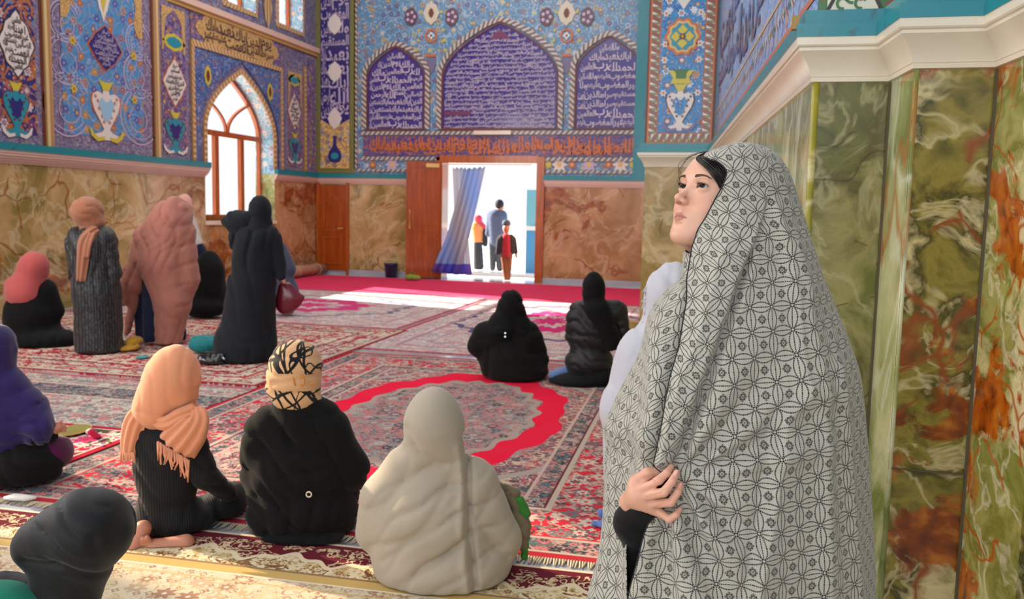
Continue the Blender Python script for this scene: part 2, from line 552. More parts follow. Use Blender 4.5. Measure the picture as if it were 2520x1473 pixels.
t_blue = floral('tile_blue', (84, 150, 194), [(176, 108, 70), (98, 96, 160), (190, 140, 70), (80, 90, 160)], 0.2, (140, 160, 204), 3.2, base2=(72, 132, 182), vw=.010)
t_bluemid = floral('tile_blue_mid', (70, 108, 160), [(160, 112, 96), (80, 70, 130), (140, 160, 200), (50, 60, 120), (60, 80, 140)], 0.13, (120, 134, 180), 5.0, base2=(56, 90, 150), seed=2)
t_bluebk = floral('tile_blue_back', (98, 146, 182), [(160, 116, 104), (96, 80, 120), (184, 190, 200), (80, 90, 150), (190, 170, 90), (90, 130, 160)], 0.17, (150, 176, 200), 3.6, base2=(80, 132, 172), seed=4, vw=0.014)
t_indigo = floral('tile_indigo', (44, 46, 116), [(190, 100, 40), (70, 130, 180), (150, 110, 130), (200, 190, 190), (110, 60, 110)], 0.2, (176, 104, 50), 4.0, base2=(58, 42, 104), seed=6, vw=0.03)
t_purple = floral('tile_purple', (72, 56, 112), [(180, 100, 50), (70, 90, 160), (170, 150, 170), (120, 70, 110), (190, 160, 80)], 0.12, (150, 130, 160), 6.0, base2=(92, 76, 124), seed=8)
t_mauve = floral('tile_mauve_border', (112, 100, 140), [(150, 130, 120), (90, 80, 130), (170, 160, 176), (130, 90, 110)], 0.07, (160, 150, 170), 9.0, base2=(96, 84, 128), seed=9)
t_slate = floral('tile_slate', (96, 94, 128), [(150, 110, 96), (90, 90, 150), (160, 150, 160), (110, 70, 100)], 0.11, (140, 140, 170), 6.0, seed=10)
t_gold = floral('tile_gold', (222, 186, 112), [(70, 80, 130), (150, 150, 170), (180, 130, 70)], 0.16, (170, 130, 70), 5.0, seed=11)
t_script = floral('tile_gold_scroll', (206, 166, 98), [(222, 186, 120), (190, 146, 84)], 0.05, (150, 108, 60), 12.0, seed=12)
t_orangeband = floral('tile_band_violet', (66, 52, 122), [(120, 80, 110), (60, 60, 140)], 0.1, (170, 100, 70), 6.0, seed=13)
t_pier = floral('tile_pier_turquoise', (44, 142, 196), [(30, 90, 150), (210, 210, 220), (150, 70, 50), (36, 112, 176), (206, 150, 60)], 0.12, (30, 96, 160), 9.0, base2=(36, 128, 190), seed=14)
t_reveal = floral('tile_reveal_blue', (80, 146, 206), [(186, 190, 220), (110, 110, 180), (190, 150, 120), (70, 120, 200)], 0.1, (150, 180, 222), 8.0, base2=(100, 150, 206), seed=15, vw=0.03)
t_winrev = floral('tile_window_reveal', (150, 206, 226), [(220, 170, 150), (120, 150, 210), (240, 240, 240)], 0.2, (200, 226, 236), 5.0, base2=(120, 190, 224), seed=16)
t_pierborder = Mat('tile_white_leaf_border', 0.25, 0.5, coat=0.2)
_x, _y, _z = t_pierborder.sep(t_pierborder.uv())
_a = ((_x*13.0+_y*6.0).fract()-0.5).abs()
t_pierborder.col(t_pierborder.mix(_a.lt(0.2), lin(132, 66, 44), t_pierborder.mix((_x*13.0).fract().lt(0.35), lin(212, 212, 216), lin(120, 130, 60))))
t_pierborder = t_pierborder.m
t_greenwhite = floral('tile_green_white', (228, 222, 200), [(52, 104, 48), (150, 50, 50)], 0.09, (60, 110, 50), 9.0, seed=17, vw=0.06)

# ---- floor and ceiling
p = PM(); p.face([(-9.4, -9, 0), (5, -9, 0), (5, 17.6, 0), (-9.4, 17.6, 0)], m_stone)
p.build('floor', kind='structure')
p = PM()
fz = 8.0
p.box((-9.6, -1.5, fz), (5, 17.2, fz+0.3), m_plaster)
p.build('ceiling', kind='structure')

def arch(xc, z0, zs, zt, hw, n=10):
    """pointed arch outline: base z0, springing zs, tip zt, half width hw (anticlockwise)"""
    pts = [(xc-hw, z0), (xc+hw, z0), (xc+hw, zs)]
    for i in range(1, n):
        t = i/n
        pts.append((xc+hw*(1-t**2.05), zs+(zt-zs)*t))
    pts.append((xc, zt))
    right = pts[3:-1]
    for a, b in right[::-1]: pts.append((2*xc-a, b))
    pts.append((xc-hw, zs))
    return pts

# ---- left wall with its pointed windows
W1 = arch(13.95, 1.17, 2.72, 3.86, 1.12)           # the big window in view
U1 = arch(13.95, 4.95, 5.7, 6.5, 0.52)
U2 = arch(15.72, 4.95, 5.7, 6.5, 0.5)
U0 = arch(11.4, 4.95, 5.7, 6.5, 0.52)
NW = [arch(5.15, 2.5, 3.6, 4.6, 0.95)]
DEP = 0.42
wl = PM()
wl.holed(LW, [(-1.5, ZC-0.02), (16.9, ZC-0.02), (16.9, 8.1), (-1.5, 8.1)], [[p for p in W1 if p[1] > ZC][:0] or [(12.83, ZC-0.019)] + [(15.07, ZC-0.019)] + W1[2:]] + [U0, U1, U2] + NW, 0, t_slate)
# dado slabs (below the rail), cut round the window
for a, b, z0, z1, mt in ((-1.5, 9.9, 0, ZC, dado2), (9.9, 11.35, 0, ZC, dado2), (11.35, 12.83, 0, ZC, dado), (12.83, 15.07, 0, 1.17, dado), (15.07, 16.9, 0, ZC, dado3)):
    wl.rect(LW, a, z0, b, z1, 0.0, mt)
def reveal(pm, fr, out, dep, mt, mlow=None, zlow=0):
    n = len(out)
    acc = 0
    for i in range(n):
        a, b = out[i], out[(i+1) % n]
        L = math.hypot(a[0]-b[0], a[1]-b[1])
        mm = mlow if (mlow and max(a[1], b[1]) <= zlow+0.01) else mt
        pm.face([fr.pt(*a, 0), fr.pt(*b, 0), fr.pt(*b, -dep), fr.pt(*a, -dep)], mm, [(acc, 0), (acc+L, 0), (acc+L, dep), (acc, dep)])
        acc += L
W1low = [(12.83, 1.17), (15.07, 1.17), (15.07, ZC)] + W1[2:-1] + [(12.83, W1[-1][1]), (12.83, ZC)]
reveal(wl, LW, W1low, DEP, t_winrev, onyxS, ZC)
for u in (U0, U1, U2): reveal(wl, LW, u, DEP, t_winrev)
for u in NW: reveal(wl, LW, u, DEP, m_plaster)
wall_left = wl.build('wall_left', kind='structure')

def mark(a, pts, sx=1.0): return pts
def medallion(xc, zc, w, h, pw=1.35, n=28, lob=0.06, k=8):
    out = []
    for i in range(n):
        t = 2*PI*i/n
        r = 1/((abs(math.cos(t))**pw+abs(math.sin(t))**pw)**(1/pw))
        r *= 1+lob*math.cos(k*t)
        out.append((xc+w/2*r*math.cos(t), zc+h/2*r*math.sin(t)))
    return out
def prof(xc, z0, pr):
    """symmetric outline from (half width, dz) pairs"""
    return [(xc+w, z0+z) for w, z in pr] + [(xc-w, z0+z) for w, z in pr[::-1]]
def vase(pm, fr, xc, z0, w, h, h0, body, edge, inner, footm):
    pr = [(.14, 0), (.34, .03), (.42, .1), (.2, .14), (.1, .2), (.2, .32), (.42, .55), (.5, .72), (.46, .84), (.3, .9), (.12, .86), (.1, .93)]
    P = lambda s, dz=0: prof(xc, z0+dz, [(a*w*s, b*h) for a, b in pr])
    pm.poly(fr, prof(xc, z0, [(a*w*1.09+0.008*w, b*h*1.0) for a, b in pr]), h0, edge)
    pm.poly(fr, P(1.0), h0+.004, body)
    for a, b in ((.3, .72), (.26, .58), (.16, .44), (.38, .8), (.1, .34)):
        for sx in (-1, 1):
            flower(pm, fr, xc+sx*a*w, z0+b*h, .045*w, h0+.006, edge, inner, 5)
    pm.poly(fr, prof(xc, z0+.36*h, [(.02*w, 0), (.14*w, .06*h), (.2*w, .2*h), (.28*w, .32*h), (.15*w, .44*h), (.05*w, .36*h)]), h0+.008, inner)
    for sx in (-1, 1):     # the foot's curling arms
        pts = [(xc+sx*w*a, z0+h*b) for a, b in ((.1, .0), (.35, -.04), (.56, .06), (.62, .2), (.55, .2), (.46, .1), (.3, .04), (.1, .07))]
        pm.poly(fr, pts if sx > 0 else pts[::-1], h0+.01, footm)
    pm.poly(fr, prof(xc, z0+.93*h, [(.1*w, 0), (.2*w, .12*h), (.26*w, .2*h), (.12*w, .16*h)]), h0+.006, m_yellow)
def flower(pm, fr, a, b, r, h, m1, m2, k=6):
    n = k*4
    pm.poly(fr, [(a+r*(1+.28*math.cos(k*2*PI*i/n))*math.cos(2*PI*i/n), b+r*(1+.28*math.cos(k*2*PI*i/n))*math.sin(2*PI*i/n)) for i in range(n)], h, m1)
    pm.poly(fr, [(a+r*.4*math.cos(2*PI*i/8), b+r*.4*math.sin(2*PI*i/8)) for i in range(8)], h+.003, m2)
def diamond(pm, fr, xc, zc, w, h, h0, mfill, medge, ink, rnd, nl, pw=1.2, lob=0.05):
    pm.poly(fr, medallion(xc, zc, w*1.1, h*1.06, pw, 32, lob), h0, medge)
    pm.poly(fr, medallion(xc, zc, w, h, pw, 32, lob), h0+.005, mfill)
    def ins(z):
        t = abs(z-zc)/(h/2)
        if t >= .9: return None
        q = (1-t**pw)**(1/pw)*w/2*.86
        return (xc-q, xc+q)
    textshape(pm, fr, ins, zc-h/2*.85, zc+h/2*.85, nl, h0+.01, ink, rnd, 1.15, .7)
def ring(pm, fr, xc, zc, r, w, h, m, a0=0, a1=2*PI, n=24, k=1.0):
    pm.strip(fr, [(xc+r*math.cos(a0+(a1-a0)*i/n), zc+k*r*math.sin(a0+(a1-a0)*i/n)) for i in range(n+1)], w, h, m)

rnd = random.Random(3)
def Lr(x0, x1, ztop):
    """left wall y from picture x at mid height"""
    return LW.hit(x0, 250)[0], LW.hit(x1, 250)[0]
zb = ZC+0.10
# panel A: indigo with the large white medallion
def panel(name, y0, y1, z0, z1, mt, border=None, bw=0.1):
    pm = PM()
    pm.fbox(LW, y0, z0, y1, z1, 0.0, 0.02, border or mt)
    if border: pm.rect(LW, y0+bw, z0+bw, y1-bw, z1-bw, 0.026, mt)
    return pm
yA0, yA1 = 7.2, LW.hit(104, 250)[0]
yB0, yB1 = LW.hit(122, 250)[0], LW.hit(371, 250)[0]
yC0, yC1 = LW.hit(390, 250)[0], LW.hit(461, 250)[0]
yD0, yD1 = LW.hit(472, 250)[0], LW.hit(690, 250)[0]
yE0, yE1 = LW.hit(702, 250)[0], LW.hit(744, 250)[0]
zT = 4.62
a = panel('tile_panel', yA0, yA1, zb, 6.5, t_indigo, t_mauve, .12)
def ext(x0, x1, y0, y1):
    c = LW.hit((x0+x1)/2, (y0+y1)/2); c0 = LW.hit(x0, c[1]*0+(y0+y1)/2)[0]; c1 = LW.hit(x1, (y0+y1)/2)[0]
    z1 = LW.hit((x0+x1)/2, y0)[1]; z0 = LW.hit((x0+x1)/2, y1)[1]
    return (c0+c1)/2, (z0+z1)/2, c1-c0, z1-z0
eA = ext(-6, 76, 30, 184); cA = (eA[0]+.05, eA[1])
diamond(a, LW, eA[0], eA[1], eA[2], eA[3], .03, m_white, m_dark, m_dark, rnd, 7, 1.35, .05)
eV = ext(4, 66, 215, 335)
vase(a, LW, eV[0], eV[1]-eV[3]/2, eV[2], eV[3], .03, m_turq, m_brownline, m_navy, m_white)
a.build('tile_panel', wall_left)
b = panel('tile_panel', yB0, yB1, zb, 6.5, t_blue, t_mauve, .2)
cB = LW.hit(252, 118); yb = cB[0]
eB = ext(215, 293, 66, 171)
diamond(b, LW, eB[0], eB[1], eB[2], eB[3], .032, m_navy, m_orange, m_lilac, rnd, 7, 1.25, .03)
eV = ext(222, 291, 205, 345)
vase(b, LW, eV[0], eV[1]-eV[3]/2, eV[2], eV[3]*.93, .032, m_white, m_orange, m_ltblue, m_yellow)
b.poly(LW, medallion(yb, LW.hit(252, 8)[1]+.12, .3, .75, 1.1, 24, .04), .034, m_white)
b.poly(LW, medallion(yb, LW.hit(252, 8)[1]+.12, .14, .5, 1.1, 24, .04), .038, m_yellow)
for sx in (-1, 1):
    for zc, r in ((2.75, .42), (3.35, .33), (3.85, .27)):
        ring(b, LW, yb+sx*.72, zc, r, .022, .03, m_lilac, .5, 5.6, 22)
        ring(b, LW, yb+sx*.72, zc, r*.82, .014, .03, m_lilac, .5, 5.6, 22)
        ring(b, LW, yb+sx*.68, zc-.05, r*.45, .016, .03, m_lilac, 2.2, 7.6, 14)
    for zc in (2.98, 3.62):
        flower(b, LW, yb+sx*.6, zc, .055, .036, m_yellow, m_orange)
    e = yB1-.2 if sx > 0 else yB0+.2
    pts = [(e, 3.9)] + [(e-sx*(.1+.33*t+.05*math.sin(t*17)), 3.9+1.7*t) for t in [i/14 for i in range(15)]] + [(e, 5.6)]
    b.poly(LW, pts if sx < 0 else pts[::-1], .034, t_script)
b.build('tile_panel', wall_left)
def narrow(y0, y1, z1, mt, frame, dd, vv, oo):
    q = panel('tile_panel', y0, y1, zb, z1, mt, frame, .07)
    yc = (y0+y1)/2; w = (y1-y0)-.14
    zm = (zb+z1)/2+.05
    e = ext(*dd)
    diamond(q, LW, e[0], e[1], e[2], e[3], .03, m_white, m_orange, m_dark, rnd, 7, 1.15, .03)
    e = ext(*vv)
    vase(q, LW, e[0], e[1]-e[3]/2, e[2], e[3], .03, m_turq, m_brownline, m_navy, m_white)
    e = ext(*oo)
    q.poly(LW, medallion(e[0], e[1], e[2], e[3], 1.6, 24, .06), .03, m_yellow)
    q.poly(LW, medallion(e[0], e[1], e[2]*.7, e[3]*.62, 1.6, 24, .06), .034, m_turq)
    A = arch(yc, z1-.55, z1-.35, z1-.1, w*.36, 8)
    q.holed(LW, [(yc-w/2, z1-.75), (yc+w/2, z1-.75), (yc+w/2, z1-.07), (yc-w/2, z1-.07)], [[(yc-w*.42, z1-.749), (yc+w*.42, z1-.749)] + A[2:]], .03, t_script)
    q.build('tile_panel', wall_left)
narrow(yC0, yC1, zT-.02, t_purple, t_mauve, (398, 453, 147, 259), (403, 452, 285, 376), (397, 451, 83, 126))
narrow(yE0, yE1, zT-.42, t_purple, t_mauve, (706, 736, 232, 317), (708, 736, 335, 400), (706, 736, 183, 212))
# window surround
zD = 4.06
d_ = PM()
Wo = [(12.70, zb-.001), (15.20, zb-.001)] + arch(13.95, 1.17, 2.72, 4.02, 1.25)[2:]
d_.holed(LW, [(yD0, zb), (yD1, zb), (yD1, zD), (yD0, zD)], [Wo], .02, t_bluemid)
d_.strip(LW, [(y, z) for y, z in [(12.83, zb)] + W1[2:][::-1][:-1] + [(15.07, 2.72), (15.07, zb)]], .09, .03, m_goldt, thick=.03)
for y in (yD0+.42, yD1-.42):
    d_.poly(LW, medallion(y, 3.62, .2, .34, 1.6, 20, .08), .026, m_yellow)
    d_.poly(LW, medallion(y, 3.62, .1, .2, 1.6, 20, .08), .03, m_brownline)
d_.build('tile_panel', wall_left)
# inscription cartouche above the window
c_ = panel('inscription_panel', yD0-.02, yD1+.05, zD+.08, zT, t_purple)
yc = (yD0+yD1)/2; zc = (zD+.08+zT)/2
hw = (yD1-yD0)*.47
car = [(yc+hw*x, zc+.25*z) for x, z in ((-1, 0), (-.93, .45), (-.86, .5), (-.8, .95), (-.6, 1), (-.3, .85), (0, 1.0), (.3, .85), (.6, 1), (.8, .95), (.86, .5), (.93, .45), (1, 0), (.93, -.45), (.86, -.5), (.8, -.95), (.6, -1), (.3, -.85), (0, -1), (-.3, -.85), (-.6, -1), (-.8, -.95), (-.86, -.5), (-.93, -.45))][::-1]
c_.poly(LW, car, .03, t_script)
for (z0, z1, k0) in ((zc-.2, zc+.02, .84), (zc-.06, zc+.2, .78)): writeline(c_, LW, yc-hw*k0, yc+hw*k0, z0, z1, .035+.002*k0, plain('glaze_umber', (96, 70, 60), .4), rnd, .95)
c_.build('inscription_panel', wall_left)
# gold beaded trims
g = PM()
for y in ((yA1+yB0)/2, (yB1+yC0)/2):
    g.fbox(LW, y-.05, zb-.05, y+.05, 6.5, .02, .07, m_goldt)
    for s_ in (-1, 1): g.fbox(LW, y+s_*.075-.02, zb, y+s_*.075+.02, 6.5, .0, .03, m_brownline)
g.strip(LW, [(yD0, zb), (yD0, zD+.04), (yD1, zD+.04), (yD1, zb)], .075, .045, m_goldt, thick=.04)
g.strip(LW, [(yE1+.07, zb), (yE1+.07, zT-.3)], .06, .045, m_goldt, thick=.04)
g.build('gold_trim', wall_left)
q = PM()
q.fbox(LW, 11.9, zT+.05, 16.85, zT+.15, 0, .10, m_pinkrail)
q.fbox(LW, 11.9, zT-.01, 16.85, zT+.05, 0, .05, m_gold)
q.build('string_course', wall_left)
s_ = panel('tile_panel', yE1+.12, 16.75, zb, zT-.05, t_purple, t_mauve, .06)
s_.build('tile_panel', wall_left)
s_ = PM()
for u in (U1, U2):
    s_.strip(LW, u[2:]+[], .07, .02, m_goldt)
    s_.strip(LW, [u[-1], u[0], u[1], u[2]], .07, .02, m_goldt)
s_.poly(LW, medallion(14.85, 5.2, .3, .8, 1.3, 24, .06), .02, m_goldt)
s_.build('tile_panel', wall_left)

# windows of the left wall
def window(name, out, dep, zbar, zlow, parent=None, glass=None):
    fr = Fr((XL-dep, 0, 0), (0, 1, 0), (0, 0, 1), (1, 0, 0))
    o = empty(name, (0, 0, 0)); o['kind'] = 'structure'
    pm = PM()
    pm.strip(fr, out, .13, .03, m_wood, closed=True, thick=.07)
    ys = [p[0] for p in out]; y0, y1 = min(ys), max(ys)
    if zbar:
        pm.fbox(fr, y0, zbar-.05, y1, zbar+.05, -.03, .05, m_wood)
        for t in (.34, .7):
            y = y0+(y1-y0)*t
            pm.fbox(fr, y-.055, zlow, y+.055, zbar, -.03, .045, m_wood)
        pm.fbox(fr, y0, zlow-.0, y1, zlow+.1, -.03, .05, m_wood)
        yc = (y0+y1)/2
        zt = max(p[1] for p in out)
        for sx in (-1, 1):
            pts = []
            for i in range(11):
                t = i/10
                pts.append((yc+sx*(.02+.72*t**1.6)*(y1-y0)/2*1.05, zbar+.04+(zt-zbar)*.56*t**.75))
            pm.strip(fr, pts, .045, .035, m_wood, thick=.05)
    else:
        pm.fbox(fr, (y0+y1)/2-.04, zlow, (y0+y1)/2+.04, zlow+1.3, -.03, .045, m_wood)
    pm.build('window_frame', o)
    gl = PM(); gl.poly(fr, out, 0, glass or m_glass)
    gl.build('window_glass', o)
    return o
m_glass = Mat('window_glass', 0.05, 0.5)
m_glass.b.inputs['Transmission Weight'].default_value = 1.0
_tr = m_glass.node('ShaderNodeBsdfTransparent')
_gs = m_glass.node('ShaderNodeBsdfGlossy'); _gs.inputs['Roughness'].default_value = .05
_mx = m_glass.node('ShaderNodeMixShader'); _mx.inputs[0].default_value = .06
m_glass.nt.links.new(_tr.outputs[0], _mx.inputs[1]); m_glass.nt.links.new(_gs.outputs[0], _mx.inputs[2])
m_glass.nt.links.new(_mx.outputs[0], m_glass.nt.nodes['Material Output'].inputs[0])
m_glass = m_glass.m
m_sundim = Mat('sun_dimming_glass', .1, .5)
_tr = m_sundim.node('ShaderNodeBsdfTransparent'); _tr.inputs[0].default_value = (.26, .22, .17, 1)  # dark glass made up to weaken the sun through the unseen window
m_sundim.nt.links.new(_tr.outputs[0], m_sundim.nt.nodes['Material Output'].inputs[0])
m_sundim = m_sundim.m
window('window_1', [(12.83, 1.17), (15.07, 1.17)]+W1[2:], DEP-.1, 2.72, 1.17)
window('window_2', U1, DEP-.1, None, 4.95)
window('window_3', U2, DEP-.1, None, 4.95)
window('window_4', U0, DEP-.1, None, 4.95)
window('window_5', NW[0], DEP-.1, None, 2.5, glass=m_sundim)

# dado rail of the left wall (stops at the window)
def rail(fr, a0, a1, mt, name, parent, hh=.16, proj=.10):
    q = PM()
    q.fbox(fr, a0, ZC, a1, ZC+.09, 0, proj+.03, m_teal)
    for k in range(5):
        t = k/4
        q.fbox(fr, a0, ZC-hh*(k+1)/5, a1, ZC-hh*k/5, 0, proj*(1-t**1.5)+.015, mt)
    q.build(name, parent)
rail(LW, -1.5, 12.83, m_pinkrail, 'dado_rail', wall_left)
rail(LW, 15.07, 16.75, m_pinkrail, 'dado_rail', wall_left, .12, .05)
q = PM(); q.fbox(LW, 12.8, 1.10, 15.1, 1.17, -DEP, .03, m_cream); q.build('window_sill', wall_left)

# ---- back wall
wbk = PM()
DX0, DX1, DZ = -6.10, -4.04, 2.53
SX0, SX1, SZ = -8.86, -8.22, 1.92
def bx(x, y): return BW.hit(x, y)
wbk.holed(BW, [(-9.4, ZC), (5, ZC), (5, 8.1), (-9.4, 8.1)], [[(DX0, ZC+.001), (DX1, ZC+.001), (DX1, DZ), (DX0, DZ)]], 0, t_bluebk)
for a, b, mt in ((-8.94, DX0, dado2), (DX1, 5, dado3)):
    wbk.rect(BW, a, 0, b, ZC, 0, mt)
for q in ([(DX0, 0), (DX0, DZ)], [(DX0, DZ), (DX1, DZ)], [(DX1, DZ), (DX1, 0)]):
    wbk.face([BW.pt(*q[0], 0), BW.pt(*q[1], 0), BW.pt(*q[1], -.45), BW.pt(*q[0], -.45)], m_plaster)
wall_back = wbk.build('wall_back', kind='structure')
rail(BW, -8.94, DX0-.72, m_pinkrail, 'dado_rail', wall_back, .13, .05)
rail(BW, DX1+.12, 4.0, m_pinkrail, 'dado_rail', wall_back, .13, .05)
q = PM(); q.fbox(BW, -8.94, 0, DX0, .12, 0, .03, m_stone); q.fbox(BW, DX1, 0, 4, .12, 0, .03, m_stone); q.build('skirting', wall_back)
# corner strip: violet script column with white lozenges over a gold panel
x0, x1 = bx(790, 200)[0], bx(862, 200)[0]
q = PM()
q.fbox(BW, x0-.12, ZC+.1, x1+.12, 7.5, 0, .02, plain('glaze_olive', (120, 118, 60), .3))
q.rect(BW, x0, ZC+.2, x1, 7.5, .026, m_navy)
def insx(z): return (x0+.02, x1-.02)
textshape(q, BW, insx, 3.35, 7.0, 13, .031, m_lilac, rnd, 1.3, .75)
zg = bx(825, 305)[1]
q.poly(BW, [(x0, ZC+.2), (x1, ZC+.2), (x1, zg+.1), ((x0+x1)/2, zg-.08), (x0, zg+.1)], .036, t_gold)
for py in (60, 177, 292):
    zc = bx(828, py)[1]
    q.poly(BW, medallion((x0+x1)/2, zc, .32, .42, 1.5, 20, .05), .04, m_white)
zv = bx(826, 400)[1]
q.poly(BW, prof((x0+x1)/2, zv, [(.04, 0), (.12, .02), (.16, .12), (.14, .22), (.05, .34), (.03, .5), (.06, .56)]), .042, m_navy)
q.poly(BW, medallion((x0+x1)/2, zv+.14, .18, .14, 2, 16, .0), .046, m_turq)
q.build('inscription_column', wall_back)
q = PM()
q.strip(BW, [(bx(876, 200)[0], ZC+.2), (bx(876, 200)[0], 7.5)], .07, .02, m_rope, thick=.02)
q.build('rope_border', wall_back)
# three pointed arches filled with script
for xc, hw, zt, nl in (((-7.75-6.48)/2, .635, 4.76, 10), ((-6.08-3.69)/2, 1.2, 5.17, 22), ((-3.32-2.04)/2, .64, 4.82, 9)):
    z0 = 3.08
    zs = z0+(zt-z0)*(.47 if hw > 1 else .62)
    A = arch(xc, z0, zs, zt, hw, 12)
    q = PM()
    q.poly(BW, A, .02, m_violet, .02)
    def ins(z, A=A, xc=xc, hw=hw):
        if z < zs: return (xc-hw+.05, xc+hw-.05)
        rs = [p for p in A[2:2+13]]
        for (xa, za), (xb, zb_) in zip(rs, rs[1:]):
            if za <= z <= zb_:
                x = xa+(xb-xa)*(z-za)/(zb_-za+1e-9)
                return (2*xc-x+.05, x-.05)
        return None
    textshape(q, BW, ins, z0+.02, zt-.12, nl, .03, m_script, rnd, 1.0, .8)
    if nl == 22:
        q.poly(BW, [(xc-.22, zt-.32), (xc+.22, zt-.32), (xc+.05, zt-.16), (xc-.05, zt-.16)], .034, plain('glaze_plum', (112, 50, 90), .3))
        q.rect(BW, xc-hw+.05, 3.36, xc-hw+.62, 3.44, .034, plain('glaze_plum', (112, 50, 90), .3))
    q.strip(BW, A, .03, .036, m_brownline, closed=True)
    q.strip(BW, [(xc+(a-xc)*1.0+(.07 if a > xc else -.07 if a < xc else 0), b+(.075 if b > zs else 0)) for a, b in A[1:]+A[:1]], .10, .045, m_rope, thick=.04)
    q.build('inscription_arch', wall_back)
q = PM()
zr = bx(1200, 327)[1]
q.strip(BW, [(-7.9, zr), (-2.0, zr)], .07, .04, m_rope, thick=.03)
q.strip(BW, [(-7.9, zr-.52), (-2.0, zr-.52)], .07, .04, m_rope, thick=.03)
q.strip(BW, [(-2.0, ZC+.17), (DX1+.15, ZC+.17)], .05, .03, m_rope, thick=.02)
q.strip(BW, [(-8.0, ZC+.17), (DX0, ZC+.17)], .05, .03, m_rope, thick=.02)
q.build('rope_border', wall_back)
q = PM()
q.rect(BW, -7.85, zr-.47, -2.02, zr-.05, .02, t_orangeband)
writeline(q, BW, -7.7, -2.1, zr-.44, zr-.08, .028, m_orange, rnd, .7)
writeline(q, BW, -7.6, -2.2, zr-.40, zr-.12, .032, m_orange, rnd, .9)
q.fbox(BW, -5.38, zr-.04, -4.6, zr+.04, .04, .10, m_cream)
q.build('inscription_band', wall_back)
# ornaments on the blue field
q = PM()
for px in (1062, 1395):
    xc, zc = bx(px, 30)
    q.poly(BW, medallion(xc, zc-.02, .34, .46, 1.5, 24, .07, 8), .02, plain('glaze_ivory', (206, 196, 176), .3))
    q.poly(BW, medallion(xc, zc-.02, .12, .2, 1.5, 16, .07, 8), .024, m_brownline)
    xc, zc = bx(px, 88)
    ring(q, BW, xc, zc, .12, .035, .02, m_orange)
    flower(q, BW, xc, zc, .06, .02, m_white, m_navy, 4)
    xc, zc = bx(px, 150)
    q.poly(BW, prof(xc, zc-.2, [(.02, -.05), (.05, 0), (.11, .18), (.10, .26)]), .02, plain('glaze_greyviolet', (112, 108, 140), .3))
    q.rect(BW, xc-.1, zc+.08, xc+.1, zc+.13, .024, m_orange)
    for sx in (-1, 1):
        xx, zz = bx(px+sx*50, 42)
        q.poly(BW, medallion(xx, zz, .28, .36, 1.9, 20, .05, 5), .02, plain('glaze_maroon', (96, 62, 76), .3))
        for k in range(5):
            q.poly(BW, medallion(xx+.08*math.cos(k*1.257), zz+.09*math.sin(k*1.257), .07, .07, 2, 10, 0), .024, m_lilac)
        for yy in (75, 100, 124, 30):
            xx, zz = bx(px+sx*(22+yy*.1), yy)
            flower(q, BW, xx, zz, .03, .022, m_yellow, m_yellow)
for px, mt in ((1350, m_yellow), (1377, m_white), (1408, m_orange), (1450, m_lilac), (1498, m_orange), (1527, m_white), (1558, m_yellow), (918, m_orange), (966, m_lilac)):
    xc, zc = bx(px, 405)
    flower(q, BW, xc, zc, .13 if mt in (m_white, m_lilac) else .07, .022, mt, m_gyell, 8)
q.build('tile_ornaments', wall_back)
q = PM(); q.fbox(BW, -2.15, ZC, -1.9, 7.5, 0, .06, m_teal); q.build('teal_trim', wall_back)

# ---- door_1: the open double doorway, door_2: the small wooden door
dr = empty('door_1'); dr['kind'] = 'structure'
q = PM()
q.fbox(BW, DX0-.02, DZ-.13, DX1+.02, DZ+.02, -.3, .05, m_wood)
q.fbox(BW, DX1-.02, 0, DX1+.14, DZ+.0, -.3, .06, m_wood)
q.fbox(BW, DX0-.1, 0, DX0+.04, DZ, -.3, .04, m_wood)
q.build('door_frame', dr)
hinge = BW.pt(DX0, 0, .05)
e_ = FL(998, 686); e_.z = 0
dv = (Vector((e_.x, e_.y, 0))-Vector((hinge.x, hinge.y, 0)))
lf = Fr(hinge, dv, (0, 0, 1), Vector((0, 0, 1)).cross(dv.normalized()))
LW_ = dv.length
q = PM()
q.fbox(lf, 0, .03, LW_, 2.42, -.025, .025, m_wood2)
for z0, z1 in ((.2, 1.0), (1.12, 2.3)):
    q.strip(lf, [(.12, z0), (LW_-.12, z0), (LW_-.12, z1), (.12, z1)], .035, .035, m_wood2, closed=True, thick=.015)
    q.fbox(lf, .2, z0+.08, LW_-.2, z1-.08, .02, .032, m_wood2)
leaf = q.build('door_leaf', dr)
q = PM(); q.tube([lf.pt(LW_-.07, 1.05, .03), lf.pt(LW_-.07, 1.05, .08), lf.pt(LW_-.07, 1.42, .08), lf.pt(LW_-.07, 1.42, .03)], .014, m_gold)
q.build('door_handle', leaf)
q = PM(); q.fbox(lf, .03, 2.3, .3, 2.38, .02, .05, plain('brass', (222, 190, 110), .3))
q.build('door_closer', leaf)
dr2 = empty('door_2'); dr2['kind'] = 'structure'
q = PM(); q.fbox(BW, SX0, .1, SX1, SZ, 0, .06, m_wood2)
q.fbox(BW, SX0-.06, .0, SX0, SZ+.05, 0, .07, m_wood); q.fbox(BW, SX1, .0, SX1+.05, SZ+.05, 0, .07, m_wood)
A = arch((SX0+SX1)/2, .95, 1.45, 1.7, .2, 8)
q.strip(BW, A, .03, .075, m_wood, closed=True, thick=.02)
q.strip(BW, [(SX0+.12, .25), (SX1-.12, .25), (SX1-.12, .8), (SX0+.12, .8)], .03, .075, m_wood, closed=True, thick=.02)
q.build('door_panel', dr2)
q = PM(); q.tube([BW.pt(SX1-.07, 1.0, .06), BW.pt(SX1-.07, 1.0, .11), BW.pt(SX1-.17, 1.0, .11)], .012, m_gold); q.build('door_handle', dr2)

